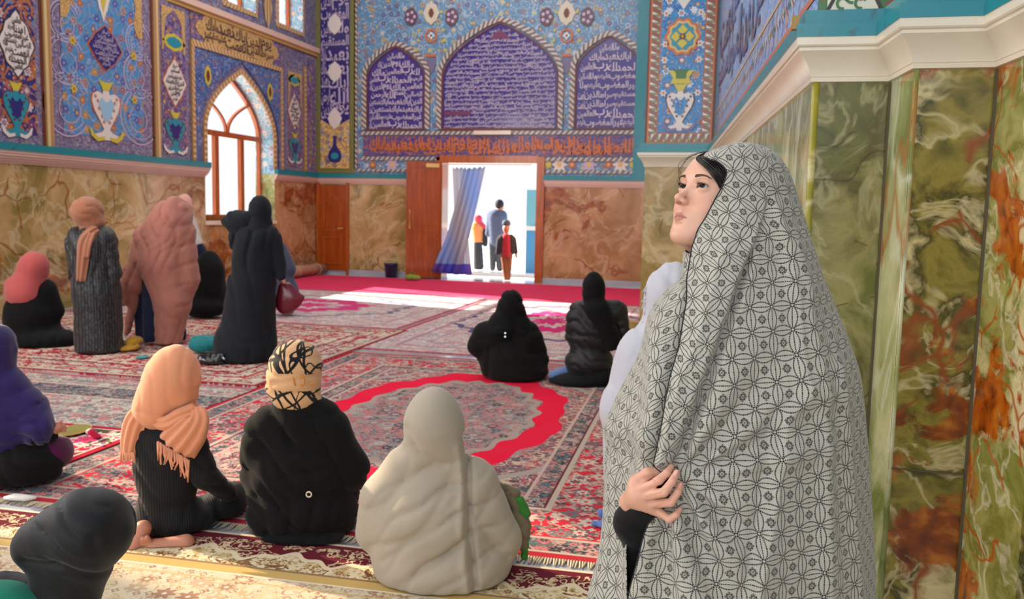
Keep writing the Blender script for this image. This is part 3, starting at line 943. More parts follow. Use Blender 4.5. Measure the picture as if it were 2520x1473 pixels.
# ---- far pier, reveal wall and the stepped piers beside the camera
WP = [(-1.02, 16.75), (-1.02, 8.92), (-.33, 8.90), (.213, 3.27), (.469, 3.285), (.501, 3.02), (.739, 3.03), (.79, 2.62), (1.03, 2.63), (1.08, 2.15), (1.5, 2.1), (1.5, -2)]
FP = Fr((-1.02, 8.90, 0), (1, 0, 0), (0, 0, 1), (0, -1, 0))
wr = PM()
def wallrun(pm, pts, z0, z1, mts):
    for (a, b), mt in zip(zip(pts, pts[1:]), mts):
        L = math.hypot(b[0]-a[0], b[1]-a[1])
        pm.face([(a[0], a[1], z0), (b[0], b[1], z0), (b[0], b[1], z1), (a[0], a[1], z1)], mt, [(0, z0), (L, z0), (L, z1), (0, z1)])
wallrun(wr, WP,
        0, ZC-.1, [dado, onyxA and dado2, onyxS, onyxA, onyxS, onyxB, onyxC, onyxB, onyxS, onyxA, onyxC])
wall_right = wr.build('wall_right', kind='structure')
tp = PM()
wallrun(tp, WP,
        ZC-.1, 8.1, [t_bluebk, m_teal, t_reveal, t_greenwhite, m_teal, t_greenwhite, m_teal, t_greenwhite, m_teal, t_greenwhite, t_reveal])
tp.build('upper_tiles', wall_right)
# rounded arrises of the onyx piers
q = PM()
for (x, y), mt, r in (((.222, 3.279), onyxG, .014), ((.508, 3.028), onyxS, .010), ((.798, 2.63), onyxC, .008)):
    q.tube([(x, y, 0), (x, y, ZC-.11)], r, mt, 12)
q.build('pier_edge', wall_right, smooth=True)
q = PM()
for (x, y) in ((.469, 3.283), (.739, 3.028)):
    q.box((x-.006, y-.012, 0), (x+.004, y+.004, ZC-.15), plain('grout', (88, 78, 56), .8))
q.build('pier_joint', wall_right)
q = PM()
q.box((.51, 3.016, .62), (.735, 3.04, .6235), plain('grout', (88, 78, 56), .8))
q.build('slab_joint', wall_right)

# cornice swept along the piers
def sweep(pm, path, profile, mt):
    """profile: (projection, z). path is ordered with the room on its left"""
    n = len(path)
    P = [Vector((x, y)) for x, y in path]
    N = []
    for i in range(n):
        ns = []
        if i > 0:
            t = (P[i]-P[i-1]).normalized(); ns.append(Vector((t.y, -t.x)))
        if i < n-1:
            t = (P[i+1]-P[i]).normalized(); ns.append(Vector((t.y, -t.x)))
        m_ = sum(ns, Vector((0, 0)))
        m_ = m_/max(.5, m_.length)
        c = m_.dot(ns[0])
        N.append(m_/max(c, .45))
    # facing the room
    for i in range(n-1):
        for (p0, z0), (p1, z1) in zip(profile, profile[1:]):
            a, b = P[i]+N[i]*p0, P[i+1]+N[i+1]*p0
            c, d = P[i+1]+N[i+1]*p1, P[i]+N[i]*p1
            pm.face([(a.x, a.y, z0), (b.x, b.y, z0), (c.x, c.y, z1), (d.x, d.y, z1)], mt, [(0, 0)]*4)
path = WP
prf = [(0, ZC-.145), (.010, ZC-.143), (.012, ZC-.128), (.014, ZC-.126)]
for k in range(13):
    t = k/12; prf.append((.014+.046*(t**1.9*.75+.25*t), ZC-.126+.078*t))
prf += [(.064, ZC-.044), (.064, ZC-.034), (.071, ZC-.031), (.075, ZC-.026), (.075, ZC), (0, ZC)]
q = PM(); sweep(q, path, prf, m_cream); q.build('cornice', wall_right)
q = PM(); sweep(q, path, [(0, ZC), (.078, ZC), (.078, ZC+.045), (.05, ZC+.048), (.05, ZC+.095), (0, ZC+.095)], m_teal); q.build('teal_ledge', wall_right)
q = PM(); q.box((.125, 3.2, ZC+.03), (.15, 3.235, ZC+.075), plain('old_brass', (168, 130, 70), .5)); q.build('brass_stop', wall_right)
# gold line on the reveal
RV = Fr((-.33, 8.90, 0), Vector((.213+.33, 3.27-8.90, 0)), (0, 0, 1), Vector((.213+.33, 3.27-8.90, 0)).cross(Vector((0, 0, 1))))
q = PM()
L = math.hypot(.543, 5.63)
q.rect(RV, 0, ZC+.16, L, ZC+.185, .004, m_orange)
q.rect(RV, 0, ZC+.38, L, ZC+.395, .004, m_gyell)
for i in range(34):
    a = .15+i*(L-.3)/33
    q.strip(RV, [(a+.05*math.sin(t*6.3), ZC+.2+.17*t) for t in [k/6 for k in range(7)]], .012, .005, (m_gyell, m_lilac, m_orange)[i % 3])
    flower(q, RV, a+.08, ZC+.29, .022, .006, (m_white, m_yellow, m_green)[i % 3], m_orange)
def insr(z): return (.2, L-.25)
textshape(q, RV, insr, ZC+.46, ZC+1.26, 2, .006, m_navy, rnd, 1.1, .85)
textshape(q, RV, insr, ZC+1.4, ZC+2.3, 2, .006, m_lilac, rnd, 1.1, .85)
q.build('reveal_ornaments', wall_right)
# far pier tile panel and plinth
a0, a1 = FP.hit(1592, 200)[0], FP.hit(1762, 200)[0]
zp0 = FP.hit(1675, 358)[1]
q = PM()
q.fbox(FP, a0, zp0, a1, 6.0, .0, .02, m_brownline)
q.rect(FP, a0+.02, zp0+.02, a1-.02, 6, .024, m_orange)
for a in (a0+.075, a1-.075): q.strip(FP, [(a, zp0+.04), (a, 6)], .075, .028, t_pierborder)
q.strip(FP, [(a0+.04, zp0+.075), (a1-.04, zp0+.075)], .075, .029, t_pierborder)
q.rect(FP, a0+.125, zp0+.125, a1-.125, 6, .028, t_pier)
ac = (a0+a1)/2
w = a1-a0
z = FP.hit(1678, 270)[1]
vase(q, FP, ac, FP.hit(1678, 322)[1], .27, .42, .032, m_white, m_brownline, t_pier, m_violet)
z = FP.hit(1680, 192)[1]
q.poly(FP, prof(ac, z-.03, [(.1, -.03), (.08, .03), (.12, .09), (.14, .1)]), .04, m_yellow)
q.poly(FP, prof(ac, z-.01, [(.05, 0), (.05, .05), (.08, .09)]), .044, m_green)
z = FP.hit(1675, 92)[1]
q.poly(FP, medallion(ac, z, .34, .36, 2, 48, .07, 10), .034, m_orange)
q.poly(FP, medallion(ac, z, .29, .31, 2, 48, .07, 10), .038, m_gyell)
q.poly(FP, medallion(ac, z, .24, .26, 2, 48, .07, 10), .042, m_turq)
for k in range(4):
    q.poly(FP, medallion(ac+.065*math.cos(k*PI/2), z+.065*math.sin(k*PI/2), .09, .09, 1.4, 16, .1, 4), .046, m_yellow)
flower(q, FP, ac, z, .03, .05, m_brownline, m_yellow, 6)
z = FP.hit(1675, 5)[1]
q.poly(FP, [(ac, z-.08), (ac+.14, z+.12), (ac+.1, z+.5), (ac-.1, z+.5), (ac-.14, z+.12)], .034, m_white)
for sx in (-1, 1):
    for zz in (.75, 1.0, .35, .62): flower(q, FP, ac+sx*.17, zp0+zz*1.2+.1, .03, .034, m_white, m_orange, 6)
q.build('tile_panel', wall_right)
q = PM(); q.box((-1.14, 8.78, 0), (-.30, 8.95, .33), dado2); q.build('plinth', wall_right)
# glazed tile with green scrolls above the near pier ledge
q = PM()
NP = Fr((.213, 3.27, 0), Vector((.256, .015, 0)), (0, 0, 1), Vector((.256, .015, 0)).cross(Vector((0, 0, 1))))
q.rect(NP, .03, ZC+.1, .2, ZC+.5, .004, plain('glaze_bone', (226, 220, 196), .25))
q.strip(NP, [(.03, ZC+.1), (.1, ZC+.24)], .012, .007, m_dark)
q.strip(NP, [(.14, ZC+.24), (.21, ZC+.1)], .012, .007, m_dark)
for k in range(3): ring(q, NP, .08+.03*k, ZC+.125+.02*(k % 2), .018, .009, .008, m_green, .5, 5, 12)
q.poly(NP, medallion(.14, ZC+.16, .03, .06, 1.3, 14, .1), .009, plain('glaze_rose', (160, 60, 60), .3))
q.build('scroll_tile', wall_right)

# ---- outside: courtyard
mo = plain('courtyard_paving', (212, 210, 205), .7)
q = PM(); q.face([(-40, 17.6, -.02), (30, 17.6, -.02), (30, 70, -.02), (-40, 70, -.02)], mo); q.face([(-60, -20, -.03), (-9.4, -20, -.03), (-9.4, 60, -.03), (-60, 60, -.03)], mo)
q.build('trim_1', kind='structure')
q = PM()
q.box((-4.98, 19.6, -.02), (-4.2, 20.2, 1.0), plain('kiosk_blue', (70, 140, 190), .5))
k_ = empty('kiosk'); tag(k_, 'blue and white booth standing outside, at the right edge of the open doorway', 'booth')
q.build('counter', k_)
q = PM(); q.box((-4.98, 19.6, 1.1), (-4.2, 20.2, 1.95), plain('kiosk_glass', (120, 180, 196), .2)); q.build('window_panel', k_)
q = PM(); q.box((-5.0, 19.55, 1.0), (-4.15, 20.25, 1.1), plain('kiosk_white', (220, 222, 220), .5)); q.build('counter_top', k_)
q = PM(); q.box((-6.05, 18.3, -.02), (-4.1, 18.6, .06), m_stone); q.build('trim_2', kind='structure')

# ================================================================ CARPETS
def carpet_floral(m, v, base, accents, cell, seed, base2=None, line=None, vs=7.0, lw=.03):
    """woven flower pattern colour"""
    v = m.vm('ADD', v, (seed*3.3, seed*1.7, 0))
    c = lin(*base)
    col = m.mix(m.noise(v, .8/cell, 3), c, lin(*(base2 or base)))
    if line:
        n1 = m.noise(v, vs, 2.0, 0.5, 0.6)
        col = m.mix((n1-.5).abs().lt(lw), col, lin(*line[0]))
        col = m.mix((n1-.6).abs().lt(lw*.7), col, lin(*line[-1]))
    for cc, r, pet, off in ((cell*.42, .3, 4, 5.1), (cell, .34, 7, 0)):
        vv = m.vm('ADD', v, (off, off, 0))
        vo = m.voro(vv, 1/cc, 'F1', .8, '2D')
        d = S(m.nt, vo.outputs['Distance'])
        rx, ry, _ = m.sep(m.vm('SUBTRACT', vv, S(m.nt, vo.outputs['Position'])))
        rad = (ry.atan2(rx)*float(pet)).cos()*.25*r+r
        rc = m.sep(S(m.nt, vo.outputs['Color']))
        k = len(accents)
        acc = m.ramp(rc[0], [(i/k, lin(*a)) for i, a in enumerate(accents)], True)
        acc2 = m.ramp(rc[1], [(i/k, lin(*a)) for i, a in enumerate(accents[::-1])], True)
        col = m.mix(d.lt(rad), col, acc)
        col = m.mix(d.lt(rad*.62), col, acc2)
        col = m.mix(d.lt(rad*.25), col, c)
    return col

def carpet(name, corners_mat, w, l, cx, cy, rot, label, z=.012, group=None, thick=None):
    pm = PM()
    pm.box((-w/2, -l/2, -(thick or z-.001)), (w/2, l/2, 0), corners_mat)
    # top face uv in metres, centred
    o = pm.build(name)
    o.location = (cx, cy, z); o.rotation_euler = (0, 0, rot)
    tag(o, label, 'carpet', group or ('carpets covering the floor' if name == 'carpet' else None))
    return o
def fringe_rows(parent, w, l, ends, col, fl=.055, step=.012):
    m = plain('fringe_cotton', col, .95)
    q = PM(); r = random.Random(7)
    for sy in ends:
        n = int(w/step)
        for i in range(n):
            x = -w/2+(i+.5)*step
            dx = r.uniform(-.012, .012)
            q.tube([(x, sy*l/2, -.002), (x+dx, sy*(l/2+fl*r.uniform(.8, 1.15)), -.006)], [.005, .003], m, 4)
    return q.build('fringe', parent, kind='stuff')

def band(m, d, a, b):
    return d.gt(a)*d.lt(b)
def finish(m, col, pile=.4):
    co = m.coord('Object')
    m.col(m.mix(m.noise(co, 260, 1)*.35, col, (0.02, .01, .01), 'MIX') if False else m.mix(m.noise(co, 3.5, 3)*.10, col, lin(150, 140, 140)))
    m.bump(m.noise(co, 420, 1), pile, .002)
    return m.m

# the big red medallion carpet
cw, cl = 3.30, 4.50
m = Mat('carpet_red_medallion', .95, .05)
co = m.coord('Object'); x, y, z = m.sep(co)
v2 = m.comb(x, y, 0)
greyfield = carpet_floral(m, v2, (160, 150, 144), [(84, 80, 86), (190, 104, 104), (176, 166, 156), (118, 116, 122), (178, 134, 128)], .12, 1, (138, 132, 132), [(186, 106, 106), (94, 92, 98)], 10, .03)
redfl = carpet_floral(m, v2, (196, 40, 56), [(186, 166, 150), (96, 92, 96), (206, 186, 172), (150, 124, 122), (110, 110, 114)], .14, 2, (214, 44, 62), [(180, 150, 140), (80, 60, 66)], 8, .03)
ax, ay = x.abs(), y.abs()
ang = (x/.80).atan2(y/1.45)
rad = ((x/.80)*(x/.80)+(y/1.45)*(y/1.45)).sqrt()
lob = (ang*8.0).cos()*.045+(ang*16.0).cos()*.02
rr_ = rad+lob
red = lin(232, 10, 58)
col = greyfield
col = m.mix(band(m, rr_, 1.08, 1.5), col, carpet_floral(m, v2, (184, 84, 90), [(176, 160, 150), (120, 108, 112), (196, 156, 148), (100, 94, 100)], .12, 3, (176, 90, 90), [(200, 180, 160), (90, 70, 80)], 10, .04))
col = m.mix(band(m, rr_, 1.30, 1.36), col, lin(168, 156, 146))
inner_l = ((x.abs()-.42).mx(0.0)*(x.abs()-.42).mx(0.0)).sqrt()
ringm = band(m, rad+(ang*9.0).cos()*.03+(ang*22.0).sin()*.02, .84, 1.08)
col = m.mix(ringm, col, red)
col = m.mix(band(m, rad+(ang*22.0).sin()*.03, .78, .84), col, lin(170, 150, 140))
dx = (cw/2-ax); dy = (cl/2-ay)
de = dx.mn(dy)
border = de.lt(.72)
bd = m.mix(band(m, de, .22, .56), carpet_floral(m, v2, (120, 110, 108), [(60, 60, 70), (200, 110, 110), (176, 160, 148), (80, 110, 116)], .09, 4, (104, 96, 98), [(196, 150, 140), (50, 50, 60)], 12, .04), redfl)
for a_, b_, c_ in ((.20, .225, (186, 170, 156)), (.555, .585, (186, 170, 156)), (.70, .725, (196, 168, 156)), (.0, .05, (176, 30, 46)), (.05, .07, (186, 170, 156)), (.585, .597, (110, 40, 50)), (.225, .237, (206, 30, 44))):
    bd = m.mix(band(m, de, a_, b_), bd, lin(*c_))
col = m.mix(border, col, bd)
big = carpet('carpet', finish(m, col), cw, cl, -2.01, 5.56, math.radians(2.5), 'large grey carpet with a lobed red medallion ring, in the middle of the floor')
fringe_rows(big, cw, cl, (-1,), (206, 192, 164))

def pale_carpet(name, seed, outline, core):
    m = Mat(name, .95, .05)
    co = m.coord('Object'); x, y, z = m.sep(co); v2 = m.comb(x, y, 0)
    col = carpet_floral(m, v2, (206, 190, 182), [(190, 160, 156), (160, 150, 160), (214, 196, 186), (196, 130, 140)], .16, seed, (190, 176, 172), [(170, 150, 156), (222, 210, 200)], 6, .03)
    return m, x, y, v2, col
def medal(m, x, y, col, cx_, cy_, rx, ry, outline, core):
    a = (x-cx_)/rx; b = (y-cy_)/ry
    an = a.atan2(b); r = (a*a+b*b).sqrt()+(an*8.0).cos()*.05+(an*24.0).cos()*.03
    col = m.mix(band(m, r, .95, 1.02), col, lin(*outline))
    col = m.mix(band(m, r, .35, .6), col, lin(*core))
    return m.mix(r.lt(.2), col, lin(*core))
def edges(m, x, y, w, l, col, bands):
    de = (x.abs()*-1.0+w/2).mn(y.abs()*-1.0+l/2)
    for a_, b_, c_ in bands: col = m.mix(band(m, de, a_, b_), col, lin(*c_))
    return col
# far right pale carpet
w, l = 2.8, 5.3
m, x, y, v2, col = pale_carpet('carpet_pale_navy', 5, None, None)
col = medal(m, x, y, col, .1, .3, 1.15, 1.7, (84, 84, 120), (196, 40, 110))
col = edges(m, x, y, w, l, col, [(.35, .40, (170, 130, 140)), (.0, .05, (176, 60, 70)), (.62, .64, (150, 130, 150))])
carpet('carpet', finish(m, col), w, l, -2.52, 10.66, math.radians(1.0), 'pale carpet with a navy outlined medallion, on the right in front of the red runner', z=.010)
# far left pale carpet
w, l = 4.7, 4.0
m, x, y, v2, col = pale_carpet('carpet_pale_pink', 6, None, None)
col = medal(m, x, y, col, .2, -.1, 1.5, 1.25, (120, 110, 130), (206, 60, 120))
col = edges(m, x, y, w, l, col, [(.32, .36, (180, 150, 150)), (.0, .04, (190, 60, 80))])
carpet('carpet', finish(m, col), w, l, -6.36, 11.40, math.radians(1.0), 'pale carpet with a pink medallion, on the left in front of the red runner', z=.008)
# red runner along the back wall
m = Mat('runner_red', .95, .05)
co = m.coord('Object'); x, y, z = m.sep(co)
col = m.mix(m.noise(co, 2, 3), lin(214, 40, 84), lin(226, 62, 100))
col = edges(m, x, y, 7.6, 3.0, col, [(.06, .1, (226, 96, 120))])
carpet('carpet_runner', finish(m, col), 7.6, 3.0, -4.98, 14.95, math.radians(-.3), 'plain crimson runner laid along the far wall, in front of the open doorway', z=.009)
# left middle carpet: red field with cream stripes
w, l = 4.9, 3.44
m = Mat('carpet_red_cream', .95, .05)
co = m.coord('Object'); x, y, z = m.sep(co); v2 = m.comb(x, y, 0)
col = carpet_floral(m, v2, (206, 196, 176), [(196, 176, 150), (160, 40, 50), (130, 120, 130), (214, 200, 180)], .2, 7, (190, 178, 162), [(176, 40, 52), (170, 150, 140)], 5, .04)
fld = carpet_floral(m, v2, (172, 28, 48), [(206, 190, 170), (180, 60, 70), (214, 196, 176)], .17, 8, (156, 24, 44), [(210, 190, 170), (120, 30, 40)], 6, .035)
de = (x.abs()*-1.0+w/2).mn(y.abs()*-1.0+l/2)
col = m.mix(band(m, de, .52, .95), col, fld)
for a_, b_, c_ in ((.0, .045, (150, 26, 40)), (.045, .085, (190, 176, 160)), (.26, .29, (180, 40, 54)), (.42, .45, (150, 30, 44)), (.50, .53, (216, 200, 180))):
    col = m.mix(band(m, de, a_, b_), col, lin(*c_))
carpet('carpet', finish(m, col), w, l, -6.20, 7.60, math.radians(1.5), 'red and cream striped carpet under the standing women on the left', z=.014)
# left grey-blue carpet strip
w, l = 3.05, 1.5
m = Mat('carpet_grey_blue', .95, .05)
co = m.coord('Object'); x, y, z = m.sep(co); v2 = m.comb(x, y, 0)
col = carpet_floral(m, v2, (166, 156, 146), [(196, 184, 168), (120, 116, 120), (190, 110, 110)], .12, 9, (150, 142, 136), [(200, 190, 176), (110, 106, 112)], 9, .03)
col2 = carpet_floral(m, v2, (96, 96, 104), [(60, 64, 76), (170, 150, 140), (150, 90, 96), (90, 130, 130)], .09, 10, (80, 82, 92), [(170, 150, 140), (60, 60, 70)], 12, .04)
col = m.mix(band(m, y, .12, .42), col, col2)
for a_, b_, c_ in ((.72, .78, (186, 40, 54)), (.09, .12, (190, 176, 160)), (.42, .45, (190, 176, 160))): col = m.mix(band(m, y, a_, b_), col, lin(*c_))
carpet('carpet', finish(m, col), w, l, -5.16, 5.06, math.radians(1.5), 'grey carpet with a dark blue flowered band, beside the woman in the purple shawl', z=.016)
# red rug under the purple shawl woman
w, l = 1.7, 1.7
m = Mat('rug_crimson', .95, .05)
co = m.coord('Object'); x, y, z = m.sep(co); v2 = m.comb(x, y, 0)
col = carpet_floral(m, v2, (196, 26, 62), [(222, 200, 190), (60, 80, 60), (206, 60, 110), (220, 190, 170)], .2, 11, (180, 24, 54), [(224, 200, 190), (60, 50, 56)], 6, .045)
de = (x.abs()*-1.0+w/2).mn(y.abs()*-1.0+l/2)
for a_, b_, c_ in ((0, .05, (176, 20, 50)), (.05, .065, (216, 196, 180)), (.14, .155, (216, 196, 180))): col = m.mix(band(m, de, a_, b_), col, lin(*c_))
carpet('rug', finish(m, col), w, l, -4.38, 3.62, math.radians(2), 'crimson and white rug under the seated woman in the purple shawl', z=.022, thick=.005)
# near cream carpet with the maroon border
w, l = 4.2, 3.6
m = Mat('carpet_cream_maroon', .95, .05)
co = m.coord('Object'); x, y, z = m.sep(co); v2 = m.comb(x, y, 0)
cream = carpet_floral(m, v2, (220, 206, 180), [(208, 190, 152), (194, 170, 138), (170, 130, 106), (214, 196, 166)], .11, 12, (212, 196, 166), [(196, 172, 130), (186, 150, 126)], 11, .022)
maroon = m.mix(m.noise(v2, 4, 3), lin(92, 16, 34), lin(112, 24, 40))
# scrolling cream palmettes along the border
dd = (y*-1.0+l/2)
xx = (x*2.6)
px_ = (xx.fract()-.5).abs()
wavy = (xx*2.0*PI).cos()
edge = wavy*.035+(xx*6.0*PI).cos()*.018+.175
m1 = m.noise(v2, 26, 2, .5, .8)
inn = dd.gt(edge)
tan = carpet_floral(m, v2, (186, 158, 104), [(222, 206, 170), (150, 110, 70), (206, 186, 140)], .08, 13, (200, 176, 124), [(226, 212, 180), (120, 80, 50)], 14, .05)
col = cream
col = m.mix(dd.lt(.30), col, tan)
col = m.mix((dd-edge).abs().lt(.009), col, lin(226, 214, 186))
col = m.mix(dd.lt(.30)*inn*(dd-edge).lt(.03), col, lin(226, 210, 176))
ink = (m1-.5).abs().lt(.045)*dd.gt(.05)
border = m.mix(ink*m.noise(v2, 7, 1).gt(.42), maroon, lin(212, 190, 150))
col = m.mix((edge-dd).gt(0.0), col, border)
for a_, b_, c_ in ((0, .018, (222, 206, 178)), (.30, .315, (150, 120, 90)), (.315, .375, (206, 172, 104)), (.375, .385, (230, 220, 196)), (.43, .44, (206, 176, 120))):
    col = m.mix(band(m, dd, a_, b_), col, lin(*c_))
near = carpet('carpet', finish(m, col), w, l, -2.22, 1.37, math.radians(3.0), 'cream flowered carpet with a maroon scrolled border, nearest the camera', z=.020)

# ================================================================ DRAPED FIGURES
def smin(a, b, k):
    if k <= 0: return np.minimum(a, b)
    h = np.clip(.5+.5*(b-a)/k, 0, 1)
    return b+(a-b)*h-k*h*(1-h)
def d_cap(P, a, b, ra, rb):
    a = np.asarray(a, np.float32); b = np.asarray(b, np.float32)
    ab = b-a; t = np.clip(((P-a)@ab)/max(1e-9, float(ab@ab)), 0, 1)
    return np.linalg.norm(P-a-t[:, None]*ab, axis=1)-(ra+(rb-ra)*t)
def d_ell(P, c, r, R=None):
    Q = P-np.asarray(c, np.float32)
    if R is not None: Q = Q@R
    r = np.asarray(r, np.float32)
    k0 = np.linalg.norm(Q/r, axis=1); k1 = np.linalg.norm(Q/(r*r), axis=1)
    return k0*(k0-1)/np.maximum(k1, 1e-6)
def rotm(ax, deg):
    return np.array(Matrix.Rotation(math.radians(deg), 3, ax), dtype=np.float32)

def surface_net(fn, lo, hi, h):
    lo = np.asarray(lo, np.float32); hi = np.asarray(hi, np.float32)
    n = np.maximum(4, np.ceil((hi-lo)/h).astype(int)+1)
    gx, gy, gz = [lo[i]+h*np.arange(n[i], dtype=np.float32) for i in range(3)]
    G = np.stack(np.meshgrid(gx, gy, gz, indexing='ij'), -1).reshape(-1, 3)
    out = np.empty(len(G), np.float32)
    for i in range(0, len(G), 400000):
        out[i:i+400000] = fn(G[i:i+400000])
    F = out.reshape(n)
    F[0] = F[-1] = 1; F[:, 0] = F[:, -1] = 1; F[:, :, 0] = F[:, :, -1] = 1
    cn = n-1
    acc = np.zeros((*cn, 3), np.float64); cnt = np.zeros(cn, np.int32)
    quads = []
    for ax in range(3):
        sl0 = [slice(None)]*3; sl1 = [slice(None)]*3
        sl0[ax] = slice(0, -1); sl1[ax] = slice(1, None)
        A, B = F[tuple(sl0)], F[tuple(sl1)]
        I = np.argwhere((A < 0) != (B < 0))
        if len(I) == 0: continue
        fa = A[tuple(I.T)]; fb = B[tuple(I.T)]
        t = fa/(fa-fb)
        pos = I.astype(np.float64); pos[:, ax] += t
        o1, o2 = [a for a in range(3) if a != ax]
        for s1 in (0, -1):
            for s2 in (0, -1):
                J = I.copy(); J[:, o1] += s1; J[:, o2] += s2
                ok = np.all((J >= 0) & (J < cn), axis=1)
                np.add.at(acc, tuple(J[ok].T), pos[ok]); np.add.at(cnt, tuple(J[ok].T), 1)
        ok = np.all((I[:, [o1, o2]] >= 1) & (I[:, [o1, o2]] < cn[[o1, o2]]), axis=1)
        I = I[ok]; f = fa[ok] < 0
        def cell(s1, s2):
            J = I.copy(); J[:, o1] += s1; J[:, o2] += s2
            return np.ravel_multi_index(tuple(J.T), cn)
        q = np.stack([cell(-1, -1), cell(0, -1), cell(0, 0), cell(-1, 0)], 1)
        flip = f if ax != 1 else ~f
        q[~flip] = q[~flip][:, ::-1]
        quads.append(q)
    if not quads: return np.zeros((0, 3)), np.zeros((0, 4), int)
    Q = np.concatenate(quads)
    m_ = cnt.reshape(-1) > 0
    idx = np.full(m_.size, -1); idx[m_] = np.arange(m_.sum())
    V = acc.reshape(-1, 3)[m_]/cnt.reshape(-1)[m_][:, None]*h+lo
    return V, idx[Q]

def npmesh(name, V, Q, mat, parent=None, smooth=True):
    me = bpy.data.meshes.new(name)
    me.vertices.add(len(V)); me.vertices.foreach_set('co', np.asarray(V, np.float32).ravel())
    Q = np.asarray(Q, np.int32); k = Q.shape[1]
    me.loops.add(Q.size); me.loops.foreach_set('vertex_index', Q.ravel())
    me.polygons.add(len(Q)); me.polygons.foreach_set('loop_start', np.arange(len(Q), dtype=np.int32)*k)
    me.polygons.foreach_set('use_smooth', np.full(len(Q), smooth))
    me.materials.append(mat)
    me.update(calc_edges=True); me.validate()
    o = bpy.data.objects.new(name, me); C.objects.link(o)
    if parent: o.parent = parent
    return o

def fold(direction, wl, amp, warp=.35, phase=0.0, center=None, radius=None, perp=None, sharp=.6, sc=1.0):
    dr_ = np.array(direction, np.float32); dr_ /= np.linalg.norm(dr_)
    other = np.array(perp if perp is not None else (dr_[2]+.3, dr_[0]*.5, -dr_[0]+.2), np.float32)
    other /= np.linalg.norm(other)
    def fn(P):
        w = P@dr_+warp*wl*np.sin((P@other)*(2.2/wl*.55)*sc+phase)+.5*warp*wl*np.sin((P@other)*(5.1/wl*.5)+1.3+phase)
        q_ = np.abs(np.sin(PI*w/wl+phase))
        on = .5+.5*np.sin(P@other*(5.0)+(P@dr_)*3.0+phase*2)
        a = amp*((1-q_)**2.4*2.6*(.2+.8*on)-.42)
        if center is not None:
            dd_ = np.linalg.norm(P-np.array(center, np.float32), axis=1)
            a = a*np.clip(1.5-dd_/radius, 0, 1)
        return a
    return fn
def radial(center, axis_n, k, amp, r0_, r1_, phase=0.0, sharp=.7):
    """pleats fanning out from a gathered point, seen in the x-z plane"""
    c = np.array(center, np.float32)
    def fn(P):
        q = P-c
        an = np.arctan2(q[:, 0], -q[:, 2]); r = np.sqrt(q[:, 0]**2+q[:, 2]**2)
        s_ = np.sin(an*k+phase+.8*np.sin(r*9)); s_ = np.sign(s_)*np.abs(s_)**sharp
        return amp*s_*np.clip((r-r0_*.3)/r0_, 0, 1)*np.clip((r1_-r)/(r1_*.4), 0, 1)
    return fn
def groove(pts, w, amp):
    """a crease (or ridge when amp < 0) along a line"""
    pts = [np.array((p[0], 0, p[2]), np.float32) for p in pts]; yb = max(p[1] for p in pts)
    def fn(P):
        F2 = P*np.array((1, 0, 1), np.float32)
        d = np.full(len(P), 9.0, np.float32)
        for a, b in zip(pts, pts[1:]): d = np.minimum(d, d_cap(F2, a, b, 0, 0))
        return amp*np.exp(-(d/w)**2)*(P[:, 1] < .06)
    return fn

